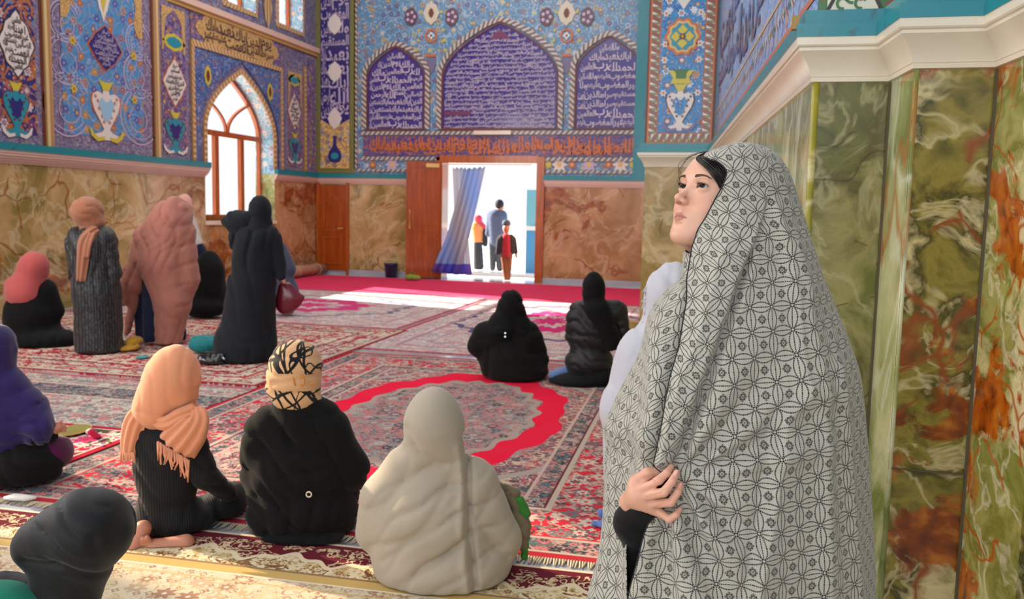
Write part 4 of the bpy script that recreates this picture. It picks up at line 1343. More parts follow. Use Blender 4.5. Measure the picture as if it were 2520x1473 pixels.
class Fig:
    """a person at a floor spot. Local axes: x to the right as seen from the camera, y away from it, z up"""
    def __init__(s, px, py, label, category='person', name='person', d=None, rotx=0):
        if d is None:
            s.o = FL(px, py); s.d = (s.o-CO).dot(fw)
        else:
            s.d = d; q = cs(px, py, d); s.o = Vector((q.x, q.y, 0))
        s.ppm = FPX/s.d
        s.X = Vector((math.cos(YAW), math.sin(YAW), 0)); s.Y = Vector((-math.sin(YAW), math.cos(YAW), 0))
        s.root = tag(empty(name, s.o, YAW), label, category)
    def p(s, px, py, dy=0.0):
        r_ = ray(px, py); base = (s.o-CO).dot(s.Y)+dy
        t = base/r_.dot(s.Y)
        q = CO+r_*t-s.o
        return np.array((q.dot(s.X), q.dot(s.Y), q.z), np.float32)
    def mesh(s, name, mat, prims, k=.04, h=.014, folds=(), floor=.012, cuts=(), parent=None, box=None, noflat=False):
        L = []
        lo = np.full(3, 9.0); hi = np.full(3, -9.0)
        for q in prims:
            kk = k
            if q[0] == 'c':
                _, a, b, ra, rb = q[:5]
                a, b = s.p(*a), s.p(*b); ra /= s.ppm; rb /= s.ppm
                L.append((lambda P, a=a, b=b, ra=ra, rb=rb: d_cap(P, a, b, ra, rb), q[5] if len(q) > 5 else k))
                for c_, r_ in ((a, ra), (b, rb)): lo = np.minimum(lo, c_-r_); hi = np.maximum(hi, c_+r_)
            else:
                _, c_, r_ = q[:3]; rot = q[3] if len(q) > 3 else 0
                c_ = s.p(*c_); r_ = np.array(r_, np.float32)/s.ppm
                R = rotm('Y', -rot) if rot else None
                L.append((lambda P, c_=c_, r_=r_, R=R: d_ell(P, c_, r_, R), q[4] if len(q) > 4 else k))
                rm = r_.max() if rot else r_
                lo = np.minimum(lo, c_-rm); hi = np.maximum(hi, c_+rm)
        cl = []
        for q in cuts:
            if q[0] == 'c':
                a, b = s.p(*q[1]), s.p(*q[2]); cl.append(lambda P, a=a, b=b, q=q: d_cap(P, a, b, q[3]/s.ppm, q[4]/s.ppm))
            else:
                c_ = s.p(*q[1]); cl.append(lambda P, c_=c_, q=q: d_ell(P, c_, np.array(q[2], np.float32)/s.ppm))
        def fn(P):
            d = None
            for f_, kk in L:
                v = f_(P); d = v if d is None else smin(d, v, kk)
            near_ = np.abs(d) < .09
            if folds and near_.any():
                Pn = P[near_]; e = np.zeros(len(Pn), np.float32)
                for g in folds: e += g(Pn)
                d[near_] += e
            for g in cl: d = -smin(-d, g(P), .01)
            if floor is not None: d = np.maximum(d, floor-P[:, 2])
            return d
        pad = .05
        lo -= pad; hi += pad
        if floor is not None: lo[2] = max(lo[2], floor-2.5*h)
        V, Q = surface_net(fn, lo, hi, h)
        return npmesh(name, V, Q, mat, parent or s.root)
    def tubes(s, name, mat, lines, parent=None, n=6):
        q = PM()
        for pts, r in lines:
            rr2 = [x/s.ppm for x in r] if isinstance(r, (list, tuple)) else r/s.ppm
            q.tube([Vector(s.p(*a).tolist()) for a in pts], rr2, mat, n)
        return q.build(name, parent or s.root, smooth=True)

    def ribbon(s, name, mat, line, pleat=2.5, depth=.3, parent=None, thick=.003, nu=17, nl=6):
        """a hanging strip of cloth: line of (px, py, dy, half width px)"""
        pts = catmull([np.array([*s.p(a, b, c), w/s.ppm], float) for a, b, c, w in line], nl)
        n = len(pts); V = []
        for i, p_ in enumerate(pts):
            t = pts[min(n-1, i+1)][:3]-pts[max(0, i-1)][:3]; t /= np.linalg.norm(t)
            side = np.cross(t, (0, 1, 0)); side /= np.linalg.norm(side)
            back = np.cross(side, t); back = back if back[1] > 0 else -back
            w = p_[3]
            for k in range(nu):
                v = -1+2*k/(nu-1)
                V.append(p_[:3]+side*w*v+back*(w*depth*v*v*1.6+w*.16*math.sin(v*pleat*PI+i*.12)*(1-.3*abs(v))))
        Q = [(i*nu+k, i*nu+k+1, (i+1)*nu+k+1, (i+1)*nu+k) for i in range(n-1) for k in range(nu-1)]
        o = npmesh(name, np.array(V), np.array(Q), mat, parent or s.root)
        so = o.modifiers.new('thickness', 'SOLIDIFY'); so.thickness = thick; so.offset = 0
        return o
def catmull(P, n):
    P = [2*P[0]-P[1]]+P+[2*P[-1]-P[-2]]; out = []
    for i in range(1, len(P)-2):
        for k in range(n):
            t = k/n
            out.append(.5*((2*P[i])+(-P[i-1]+P[i+1])*t+(2*P[i-1]-5*P[i]+4*P[i+1]-P[i+2])*t*t+(-P[i-1]+3*P[i]-3*P[i+1]+P[i+2])*t**3))
    out.append(P[-2]); return out

black1 = cloth('black_cloth', (13, 13, 15), .9, .05, .004, .2, .5, 12)
black2 = cloth('black_knit', (20, 19, 19), .95, .06, .004, .2, .6, 10)
black3 = cloth('black_satin', (20, 20, 23), .5, .1, .004, .2, .8, 9, spec=.4)
blackvel = stripecloth('black_velvet_rib', (12, 12, 14), (26, 26, 28), 90, 0, .4)
darkcharc = cloth('charcoal_crepe', (30, 33, 38), .9, .06, .004, .15, .4, 10)
peach = cloth('peach_scarf', (234, 156, 116), .85, .25, .004, .06, .4, 14)
grey5 = cloth('grey_wool', (176, 164, 146), .92, .25, .004, .08, .5, 9)
whitec = cloth('white_cotton', (196, 196, 206), .9, .2, .004, .05, .5, 12)
rosec = cloth('rose_crepe', (178, 116, 100), .88, .2, .005, .1, .9, 16)
rosebr = cloth('rosebrown_scarf', (172, 112, 84), .85, .25, .004, .12, .7, 18)
coral = cloth('coral_scarf', (190, 88, 86), .85, .25, .004, .1, .7, 16)
purp = cloth('purple_wool', (44, 33, 88), .92, .3, .005, .25, .8, 20)
glit = stripecloth('glitter_black', (14, 14, 16), (78, 78, 82), 34, 0, .3, .5, .5, True)
trou = cloth('navy_trousers', (34, 40, 66), .9, .1)
skin_m = Mat('skin_bg', .5, .4); skin_m.b.inputs['Subsurface Weight'].default_value = .1
skin_m.b.inputs['Subsurface Scale'].default_value = .01
skin_bg = skin_m.col(lin(196, 132, 106)).m

# --- woman in the peach scarf
f = Fig(440, 1318, 'woman kneeling barefoot in a fringed peach headscarf and black ribbed dress')
f.mesh('headscarf', peach, [('e', (428, 925, 0), (58, 62, 76), -8), ('c', (420, 930, 0), (386, 1000, -.01), 60, 52), ('c', (445, 930, 0), (452, 1000, 0), 44, 34), ('c', (390, 950, 0), (358, 1000, 0), 36, 24), ('c', (356, 1020, 0), (380, 1030, -.0), 24, 22)], .035, .009,
    [fold((.9, 0, .5), .085, .007, .4, 0), groove([f.p(474, 890, -.08), f.p(470, 1000, -.06)], .010, .008), groove([f.p(345, 1010, -.08), f.p(400, 1030, -.1), f.p(465, 1000, -.1)], .010, .008)], None)
tail = f.ribbon('scarf_tail', peach, [(345, 1010, -.05, 20), (328, 1040, -.06, 26), (318, 1080, -.06, 25), (313, 1118, -.06, 19)], 3)
tail2 = f.ribbon('scarf_tail', peach, [(474, 1004, -.07, 16), (478, 1026, -.10, 30), (462, 1058, -.12, 42), (436, 1092, -.12, 48), (426, 1106, -.12, 49)], 4)
f.ribbon('scarf_knot', peach, [(356, 1030, -.05, 14), (400, 1044, -.10, 17), (440, 1024, -.10, 17), (482, 1006, -.07, 16)], 2)
rr1 = random.Random(5)
f.tubes('fringe', peach, [([(389+i*5.0, 1086+i*3.0, -.12), (388+i*5.2+rr1.uniform(-4, 4), 1106+i*3.6, -.14), (387+i*5.3+rr1.uniform(-8, 6), 1124+i*3.8+rr1.uniform(-6, 12), -.14)], [3.2, 2.8, 2.0]) for i in range(16)], tail2)
f.tubes('fringe', peach, [([(298+i*5, 1112, -.06), (299+i*5.2+rr1.uniform(-3, 3), 1134+rr1.uniform(-4, 6), -.07)], [3.6, 2.4]) for i in range(7)], tail)
f.mesh('dress', blackvel, [('c', (372, 1072, .02), (448, 1068, .02), 38, 38), ('e', (408, 1140, .02), (78, 56, 105), 4), ('e', (412, 1215, .02), (66, 54, 60)), ('e', (425, 1275, .05), (98, 80, 58), -4),
    ('c', (440, 1290, .08), (540, 1255, .25), 52, 42), ('e', (558, 1235, .25), (58, 80, 50), 25)], .05, .010, [fold((1, 0, .15), .09, .004, .5), fold((.2, 0, 1), .14, .004, .5, 1)], .03)
f.mesh('sleeve', blackvel, [('c', (472, 1075, .0), (505, 1165, .0), 32, 30), ('c', (505, 1172, 0), (562, 1212, .12), 30, 22)], .03, .010, [fold((.6, 0, 1), .06, .004, .4)], None)
# feet, soles up
def foot(f, heel, ball, w, toes, name='foot'):
    pr = [('c', heel, ball, w*.95, w*1.15, .02), ('c', heel, ((heel[0]+ball[0])/2, (heel[1]+ball[1])/2+2, heel[2]), w*1.05, w*.8, .02)]
    for t in toes: pr.append(('c', ball, t[:3], t[3], t[3]*.92, .006))
    return f.mesh(name, skin_bg, pr, .02, .005, [], .0215)
foot(f, (458, 1334, -.14), (378, 1346, -.16), 17, [(352, 1326, -.18, 8), (362, 1322, -.19, 6.5), (347, 1336, -.18, 6.5), (348, 1348, -.18, 6), (354, 1358, -.17, 5.5)])
foot(f, (352, 1300, -.14), (328, 1348, -.18), 17, [(302, 1364, -.19, 5.5), (309, 1370, -.195, 5.5), (318, 1374, -.20, 5.5), (328, 1376, -.20, 6), (341, 1372, -.20, 9)])

# --- woman in the patterned hood
f = Fig(750, 1312, 'woman in black sitting with a beige headscarf printed with black scribbles')
m = Mat('scribble_scarf', .85, .2, sheen=.2)
co = m.coord('Object'); x, y, z = m.sep(co)
n1 = m.noise(m.vm('MULTIPLY', co, (1, .4, 1)), 6.5, 1.5, .5, 1.2)
ln = (n1-.5).abs().lt(.02)
a1 = (m.noise(co, 3.0, 1)*3.0+x*11.0+z*7.0).fract()
star = ((a1-.5).abs().lt(.07)) + (((x*9.0-z*12.0+m.noise(co, 4, 1)*2.0).fract()-.5).abs().lt(.08)) + (((x*13.0+z*3.0+m.noise(co, 5, 1)*1.6).fract()-.5).abs().lt(.06)) + ln
zt = m.noise(co, 3.5, 1)*.05+z
inkm = star.mn(1.0)*(zt.gt(.765)+zt.lt(.695)).mn(1.0)
m.col(m.mix(inkm, m.mix(m.noise(co, 7, 2), lin(216, 164, 116), lin(226, 180, 134)), lin(26, 24, 24)))
m.bump(m.noise(co, 14, 3), .3, .004)
f.mesh('headscarf', m.m, [('e', (728, 905, 0), (64, 70, 70), 0), ('c', (722, 925, 0), (726, 966, 0), 58, 60), ('c', (700, 930, -.02), (682, 950, -.02), 30, 26), ('c', (735, 980, 0), (770, 985, 0), 22, 20)], .03, .009,
    [fold((0, .2, 1), .08, .004, .4), groove([f.p(668, 945, -.11), f.p(790, 925, -.11)], .012, .008)], None)
f.mesh('robe', black2, [('c', (725, 990, 0), (735, 1015, 0), 50, 58), ('c', (678, 1052, .02), (790, 1045, .02), 60, 60), ('e', (738, 1190, .03), (126, 95, 190)), ('e', (745, 1265, .03), (136, 110, 84)),
    ('c', (640, 1075, .02), (630, 1160, .06), 44, 38), ('e', (770, 1280, .25), (150, 130, 60))], .05, .012,
    [fold((.25, 0, 1), .16, .009, .4, .5), fold((1, 0, .3), .12, .005, .4, 1), groove([f.p(690, 1180, -.16), f.p(850, 1150, -.14)], .02, .01), groove([f.p(620, 1230, -.14), f.p(850, 1240, -.17)], .02, .008)], .025)
f.mesh('sleeve', black2, [('c', (805, 1060, .02), (860, 1150, .04), 58, 46), ('c', (860, 1155, .04), (850, 1220, .16), 44, 34)], .04, .012, [fold((.7, 0, .7), .1, .006, .5)], None)
f.mesh('skirt', black1, [('e', (700, 1322, -.09), (76, 60, 24), 6), ('e', (790, 1334, -.11), (92, 60, 26), -6), ('c', (640, 1320, -.06), (850, 1305, 0), 16, 24)], .05, .011, [fold((1, 0, .3), .08, .004, .5)], .025)
m_let = plain('scarf_print_orange', (226, 140, 50), .8)
for ln_ in ([(721, 926, -.119), (722, 936, -.121), (726, 948, -.119)],
            [(735+15*math.sin(t), 937-11*math.cos(t), -.119+.003*math.sin(t)) for t in [.1+2.9*i/10 for i in range(11)]],
            [(768+11*math.sin(t), 936+8*math.cos(t), -.098+.012*abs(math.sin(t))) for t in [-1.0+2.0*i/8 for i in range(9)]]):
    f.tubes('printed_letter', m_let, [(ln_, 1.7)])
q = PM(); c0 = Vector(f.p(760, 1216, -.235).tolist())
q.tube([c0+Vector((.011*math.cos(t), 0, .011*math.sin(t))) for t in [2*PI*i/12 for i in range(13)]], .003, m_cream, 6)
q.build('button', f.root)

# --- woman in the grey shawl
f = Fig(1080, 1432, 'woman sitting wrapped head to floor in a light grey-beige shawl, nearest in the middle')
f.mesh('shawl', grey5, [('e', (1068, 1036, 0), (67, 74, 84)), ('c', (1060, 1050, 0), (1050, 1105, .02), 60, 52), ('c', (1080, 1060, 0), (1105, 1130, .0), 58, 50), ('c', (1030, 1130, .02), (1000, 1150, .03), 50, 55),
    ('c', (970, 1200, .03), (1150, 1185, .03), 58, 62), ('e', (1065, 1300, .03), (160, 112, 165)), ('c', (940, 1230, .03), (922, 1310, .05), 56, 46), ('c', (1175, 1190, .03), (1225, 1320, .05), 52, 56),
    ('e', (1085, 1390, .02), (165, 125, 95)), ('c', (930, 1300, .08), (960, 1370, .12), 40, 40), ('c', (1215, 1330, .06), (1180, 1410, .05), 62, 60), ('e', (1100, 1360, .2), (180, 120, 70))], .045, .010,
    [fold((.56, 0, -.83), .10, .0085, .25, .3, perp=(.8, 0, .5), center=f.p(1060, 1300, -.1), radius=.24), fold((.8, 0, -.5), .16, .006, .3, 1.5, center=f.p(1060, 1300, -.1), radius=.26), groove([f.p(1140, 1090, -.12), f.p(1148, 1200, -.19), f.p(1150, 1330, -.21), f.p(1168, 1465, -.2)], .012, .03), groove([f.p(1128, 1110, -.12), f.p(1132, 1200, -.19), f.p(1132, 1330, -.21), f.p(1148, 1465, -.2)], .014, -.012),
     groove([f.p(1155, 1290, -.17), f.p(1250, 1390, -.1)], .016, .014), groove([f.p(1000, 1060, -.1), f.p(1030, 1120, -.12), f.p(1090, 1160, -.14)], .014, .012), groove([f.p(935, 1395, -.15), f.p(1060, 1310, -.22), f.p(1120, 1250, -.2)], .012, .006)], .025)
f.mesh('sleeve_bundle', cloth('grey_cloth_bundle', (120, 108, 88), .95, .1, .006, .2, 1.0, 20), [('c', (1225, 1195, .12), (1262, 1215, .12), 14, 16), ('c', (1262, 1225, .12), (1285, 1300, .1), 22, 24), ('e', (1280, 1330, .1), (22, 24, 26))], .02, .009, [fold((.3, 0, 1), .05, .005, .5)], None)
f.mesh('green_cloth', cloth('green_print', (60, 130, 50), .9, .1, .004, .5, 1, 30), [('c', (1278, 1232, .10), (1292, 1262, .10), 14, 15), ('c', (1292, 1320, .1), (1290, 1370, .1), 13, 9)], .02, .008, [fold((.3, 0, 1), .03, .004, .5)], .025)

# --- near woman in the black pleated hood and green cloak
f = Fig(190, 1345, 'woman in black pleated headscarf and green cloak, in the lower left corner', d=2.1)
bp = cloth('black_pleated', (15, 16, 19), .6, .12, .004, .15, .5, 9, spec=.35)
bp2 = stripecloth('black_ribbed', (14, 15, 18), (24, 26, 30), 46, 1, 1.0, .35, .55)
hoodfold = [fold((.50, 0, .86), .055, .0035, .25, 0, sc=.5, center=f.p(110, 1290, -.1), radius=.12), groove([f.p(262, 1290, -.1), f.p(268, 1380, -.1), f.p(236, 1470, -.1)], .016, .008), groove([f.p(225, 1330, -.1), f.p(240, 1400, -.1), f.p(228, 1470, -.1)], .012, .006), groove([f.p(50, 1385, -.08), f.p(150, 1398, -.1), f.p(230, 1450, -.1)], .012, .012)]
f.mesh('headscarf', bp, [('e', (226, 1300, 0), (92, 108, 92), 30), ('c', (205, 1300, 0), (115, 1330, .0), 82, 64), ('c', (115, 1335, -.02), (78, 1350, -.02), 52, 36), ('c', (235, 1320, 0), (190, 1430, .02), 80, 62), ('c', (150, 1420, .02), (150, 1560, .02), 70, 100)], .05, .006, hoodfold, None)
f.mesh('shoulder_wrap', bp2, [('c', (10, 1480, .0), (160, 1520, .0), 74, 74), ('c', (160, 1520, 0), (215, 1560, .0), 74, 60), ('e', (120, 1640, .05), (150, 130, 150))], .05, .007, [fold((.3, 0, .95), .034, .002, .35, sc=.4)], None)
f.mesh('cloak', cloth('green_felt', (30, 124, 98), .9, .1), [('e', (0, 1572, -.05), (160, 125, 142), -14), ('e', (60, 1850, .1), (330, 260, 240)), ('e', (60, 1700, .05), (220, 170, 200))], .08, .014, [], .025)

# --- purple shawl
f = Fig(50, 1192, 'woman in a purple woollen shawl over black, leaning forward at the left edge')
f.mesh('shawl', purp, [('e', (-10, 855, 0), (44, 50, 56)), ('c', (-10, 890, 0), (10, 960, 0), 34, 50), ('c', (20, 970, 0), (62, 1010, 0), 52, 50), ('c', (62, 1010, 0), (95, 1055, -.04), 46, 38), ('e', (10, 1050, 0), (76, 80, 100)), ('c', (-10, 1100, -.06), (0, 1150, -.08), 34, 24)], .04, .012,
    [fold((.8, 0, .6), .07, .008, .5), fold((.2, 0, 1), .12, .007, .6, 1)], None)
f.mesh('sleeve', black1, [('c', (90, 1070, -.05), (125, 1072, -.02), 26, 17)], .02, .012, [], None)
f.mesh('hand', skin_bg, [('c', (128, 1066, -.02), (146, 1050, .0), 11, 9), ('c', (142, 1048, 0), (160, 1044, .01), 4, 3.4, .006), ('c', (144, 1053, 0), (162, 1052, .01), 4, 3.4, .006), ('c', (144, 1058, 0), (160, 1060, .01), 4, 3.4, .006), ('c', (138, 1046, 0), (152, 1036, .0), 4, 3.4, .006)], .01, .006, [], None)
f.mesh('skirt', black2, [('e', (50, 1135, 0), (95, 90, 62)), ('e', (20, 1160, -.05), (70, 60, 42)), ('c', (90, 1150, -.02), (125, 1150, 0), 34, 26)], .05, .013, [fold((.5, 0, 1), .1, .007, .5)], .03)
f.mesh('stocking_knee', cloth('plum_cloth', (84, 20, 66), .9, .3, .004, .5, .6, 20), [('e', (146, 1112, .06), (30, 44, 40)), ('c', (130, 1100, .08), (110, 1090, .14), 26, 26)], .03, .012, [], .03)

# --- seated woman with coral scarf
f = Fig(95, 850, 'woman sitting by the left wall in a coral pink headscarf and black dress')
f.mesh('headscarf', coral, [('e', (84, 655, 0), (34, 36, 36)), ('c', (78, 670, 0), (62, 720, -.03), 34, 42), ('c', (50, 715, -.05), (72, 750, -.06), 28, 24), ('c', (30, 700, -.05), (22, 758, -.05), 18, 9)], .03, .016, [fold((.9, 0, .4), .11, .007, .4)], None)
f.mesh('dress', black1, [('c', (70, 720, .02), (100, 715, .04), 40, 32), ('e', (78, 780, .03), (64, 60, 76)), ('c', (115, 715, .04), (142, 765, .06), 22, 16), ('e', (100, 835, 0), (88, 70, 32)), ('c', (130, 830, 0), (172, 835, .04), 24, 12)], .06, .02, [fold((1, 0, .3), .16, .008, .5)], .025)
f.mesh('hand', skin_bg, [('c', (108, 672, .06), (112, 690, .04), 7, 6)], .01, .014, [], None)
# --- standing woman in glittering black
f = Fig(240, 868, 'woman standing in a glittering black gown, rose-brown scarf hanging down her back')
hs = f.mesh('headscarf', rosebr, [('e', (215, 520, 0), (37, 42, 36), 10), ('c', (230, 545, 0), (222, 568, 0), 26, 24), ('c', (196, 515, -.06), (190, 520, -.06), 14, 12)], .03, .014, [fold((.6, 0, .8), .07, .006, .4)], None)
f.ribbon('scarf_tail', rosebr, [(240, 560, -.10, 12), (222, 572, -.16, 15), (205, 596, -.22, 17), (200, 640, -.23, 15), (196, 692, -.23, 12)], 2.5, parent=hs)
f.ribbon('scarf_tail', rosebr, [(222, 572, -.17, 10), (214, 600, -.23, 9), (211, 634, -.24, 7)], 1.5, parent=hs)
f.mesh('gown', glit, [('c', (200, 590, 0), (255, 590, 0), 32, 32), ('c', (228, 610, 0), (238, 730, 0), 50, 52), ('c', (238, 720, 0), (246, 855, 0), 52, 56), ('c', (190, 590, 0), (192, 690, .02), 24, 20)], .06, .02, [fold((1, .3, .1), .13, .012, .3), fold((1, 0, .2), .06, .004, .4, 2)], .025)
f.mesh('sleeve', glit, [('c', (262, 600, -.02), (280, 670, -.02), 24, 18), ('c', (280, 672, -.02), (262, 730, -.08), 18, 14)], .03, .018, [fold((.6, 0, .8), .09, .006, .4)], None)
# --- bending woman in rose shawl
f = Fig(405, 850, 'woman bending forward in a long crumpled rose shawl over dark trousers')
f.mesh('shawl', rosec, [('e', (434, 520, .04), (36, 44, 36)), ('c', (420, 545, 0), (400, 640, 0), 50, 62), ('c', (395, 560, 0), (365, 590, -.02), 34, 36), ('c', (360, 600, 0), (320, 700, -.02), 28, 26), ('c', (322, 700, -.02), (312, 735, -.02), 28, 20), ('c', (330, 730, -.02), (312, 820, -.02), 12, 7),
    ('c', (445, 570, 0), (462, 690, 0), 34, 26), ('c', (465, 690, .02), (455, 740, .02), 24, 12), ('c', (400, 640, 0), (425, 740, -.02), 58, 44), ('c', (425, 740, -.02), (412, 858, -.02), 42, 28)], .04, .016,
    [fold((1, 0, .15), .14, .010, .5, 0), fold((.5, 0, .9), .21, .006, .5, 2), fold((1, 0, -.5), .09, .004, .5, 1)], .03)
f.mesh('trousers', trou, [('c', (350, 700, .08), (352, 850, .08), 22, 16), ('c', (375, 690, .0), (372, 850, .0), 24, 18), ('c', (440, 740, .12), (446, 850, .12), 18, 12)], .02, .018, [fold((.3, 0, 1), .12, .005, .5)], .04)
f.mesh('shoe', black1, [('c', (350, 860, .0), (372, 862, -.1), 9, 7)], .02, .014, [], .025)
f.mesh('shoe', black1, [('c', (440, 858, .1), (452, 852, .0), 8, 6)], .02, .014, [], .025)
# --- woman behind her with striped sleeve
f = Fig(478, 770, 'woman reaching out behind the rose shawl, in a pale pink scarf and grey sleeve')
f.mesh('headscarf', cloth('pale_pink_scarf', (226, 170, 150), .85, .2), [('e', (450, 508, 0), (20, 24, 32), -15), ('c', (452, 520, 0), (462, 560, 0), 16, 18)], .03, .02, [], None)
f.mesh('sleeve', cloth('grey_jersey', (190, 184, 174), .9, .1), [('c', (462, 545, 0), (484, 600, -.1), 20, 15)], .02, .02, [fold((.3, 0, 1), .08, .004, .3)], None)
f.mesh('cuff', cloth('navy_cloth', (22, 28, 52), .9, .1), [('c', (486, 608, -.1), (500, 630, -.12), 16, 14)], .02, .02, [], None)
f.mesh('hand', skin_bg, [('c', (505, 630, -.14), (512, 636, -.14), 9, 7)], .01, .02, [], None)
f.mesh('gown', trou, [('c', (455, 560, .05), (460, 660, .05), 28, 36), ('c', (460, 660, .05), (465, 765, .05), 36, 42)], .05, .03, [], .03)
# --- black seated behind
f = Fig(512, 782, 'person in black sitting with rounded back, half hidden behind the tall woman in charcoal')
f.mesh('robe', black1, [('e', (515, 700, 0), (40, 40, 80)), ('e', (505, 755, -.05), (50, 50, 28)), ('c', (515, 640, .03), (518, 660, 0), 22, 30)], .05, .026, [fold((1, 0, .3), .2, .01, .5)], .03)
# --- tall standing woman in long black coat
f = Fig(610, 888, 'tall woman standing in a long charcoal coat, her left elbow raised, holding a red bag')
f.mesh('headscarf', darkcharc, [('e', (640, 517, 0), (27, 32, 36)), ('c', (640, 535, 0), (632, 570, -.02), 24, 34), ('c', (655, 540, .03), (664, 548, .03), 8, 7)], .03, .015, [fold((.4, 0, .9), .07, .004, .4)], None)
f.mesh('coat', darkcharc, [('c', (600, 585, 0), (655, 580, 0), 34, 30), ('c', (628, 600, 0), (620, 700, 0), 52, 52), ('c', (620, 700, 0), (606, 850, 0), 54, 70), ('c', (604, 850, 0), (602, 884, 0), 72, 76)], .06, .017,
    [fold((1, .2, .12), .17, .014, .25), fold((.3, 0, 1), .2, .005, .5, 1)], .025)
f.mesh('sleeve', darkcharc, [('e', (595, 545, .0), (40, 34, 26), 12), ('c', (575, 540, 0), (556, 545, .02), 22, 12), ('c', (600, 560, 0), (585, 600, 0), 34, 20)], .04, .015, [fold((1, 0, .4), .08, .010, .5, sharp=.9)], None)
f.mesh('sleeve', darkcharc, [('c', (668, 590, 0), (685, 650, 0), 26, 18), ('c', (685, 650, 0), (692, 680, -.04), 17, 11)], .03, .015, [fold((.4, 0, 1), .1, .005, .4)], None)
f.mesh('hand', skin_bg, [('c', (694, 684, -.04), (700, 694, -.04), 6, 5)], .01, .010, [], None)
# --- person behind the coat
f = Fig(708, 778, 'person in slate blue seated behind the red bag, partly hidden by the tall woman')
f.mesh('robe', cloth('slate_cloth', (70, 74, 96), .9, .15), [('c', (690, 610, 0), (704, 660, 0), 16, 24), ('e', (705, 725, 0), (30, 34, 52))], .05, .026, [fold((1, 0, .3), .16, .008, .5)], .03)

# --- centre woman in black
f = Fig(1255, 934, 'woman in black sitting on the carpet, a small shiny clasp on her back')
f.mesh('headscarf', black1, [('e', (1257, 752, 0), (31, 36, 40)), ('c', (1255, 765, 0), (1232, 815, -.02), 32, 40), ('c', (1262, 770, 0), (1280, 815, -.02), 30, 34), ('c', (1240, 820, -.07), (1247, 845, -.09), 34, 10)], .03, .012, [fold((.3, 0, 1), .1, .005, .4)], None)
f.mesh('robe', black2, [('c', (1215, 828, 0), (1292, 826, 0), 40, 38), ('e', (1258, 885, .02), (78, 62, 66)), ('c', (1190, 820, 0), (1176, 850, .02), 26, 24), ('c', (1178, 850, .02), (1200, 880, .1), 23, 20), ('c', (1305, 830, 0), (1328, 880, .05), 28, 24), ('e', (1270, 915, .02), (80, 66, 36))], .05, .014,
    [fold((.3, 0, 1), .18, .007, .5), groove([f.p(1205, 860, -.16), f.p(1200, 930, -.15)], .02, .014)], .025)
q = PM()
for dz in (0, .03): q.tube([Vector(f.p(1243, 828, -.24).tolist())+Vector((0, -.0, dz)), Vector(f.p(1243, 828, -.26).tolist())+Vector((0, 0, dz))], .008, plain('clasp_silver', (200, 220, 210), .2, metal=.9), 8)
q.build('clasp', f.root)
# --- right woman in black jacket
f = Fig(1440, 945, 'woman in a black satin jacket and black scarf sitting on the carpet near the pier')
f.mesh('headscarf', black1, [('e', (1461, 708, 0), (28, 32, 40)), ('c', (1461, 730, 0), (1464, 765, 0), 26, 32), ('c', (1470, 765, -.05), (1505, 840, -.08), 34, 24)], .03, .012, [fold((.5, 0, .9), .1, .003, .4)], None)
f.mesh('jacket', black3, [('c', (1430, 770, .02), (1515, 768, .02), 32, 30), ('e', (1455, 815, .02), (58, 46, 74)), ('e', (1450, 890, .02), (60, 52, 46)), ('c', (1420, 785, .02), (1410, 825, .05), 26, 20)], .04, .012, [fold((.2, 0, 1), .09, .007, .5), groove([f.p(1400, 828, -.14), f.p(1510, 826, -.16)], .014, .012)], .1)
f.mesh('sleeve', black3, [('c', (1520, 765, .02), (1534, 820, .0), 24, 17), ('c', (1534, 822, 0), (1512, 850, .02), 15, 12)], .03, .012, [fold((.4, 0, 1), .07, .005, .4)], None)
f.mesh('skirt', black1, [('e', (1418, 940, -.02), (72, 60, 24), 3), ('e', (1470, 925, .05), (60, 70, 36))], .05, .014, [fold((.6, 0, .8), .14, .005, .4)], .025)
f.mesh('blue_hem', cloth('blue_denim', (110, 140, 190), .9, .1, .004, .3, .8, 24), [('c', (1362, 922, .02), (1392, 912, .04), 12, 12)], .02, .012, [], .025)

# --- white shawl behind the main figure
f = Fig(1640, 1330, 'person in a fringed white shawl sitting just behind the woman in the patterned chador')
f.mesh('shawl', whitec, [('e', (1655, 722, 0), (60, 66, 74)), ('c', (1645, 740, 0), (1640, 800, 0), 52, 54), ('c', (1605, 860, 0), (1690, 850, 0), 66, 70), ('c', (1590, 900, 0), (1570, 1010, 0), 78, 84), ('c', (1575, 1010, 0), (1590, 1180, 0), 88, 100), ('e', (1660, 1080, .05), (150, 120, 220)), ('e', (1650, 1280, .05), (160, 140, 90))], .05, .013,
    [fold((.9, 0, .45), .13, .012, .5), fold((1, 0, -.2), .07, .004, .4, 1)], .025)
f.tubes('fringe', whitec, [([(1600, 700+i*13, -.0), (1592-rr1.uniform(0, 8), 706+i*13, -.02), (1590-rr1.uniform(0, 12), 716+i*13+rr1.uniform(0, 6), -.02)], [2.6, 2.2, 1.4]) for i in range(9)])

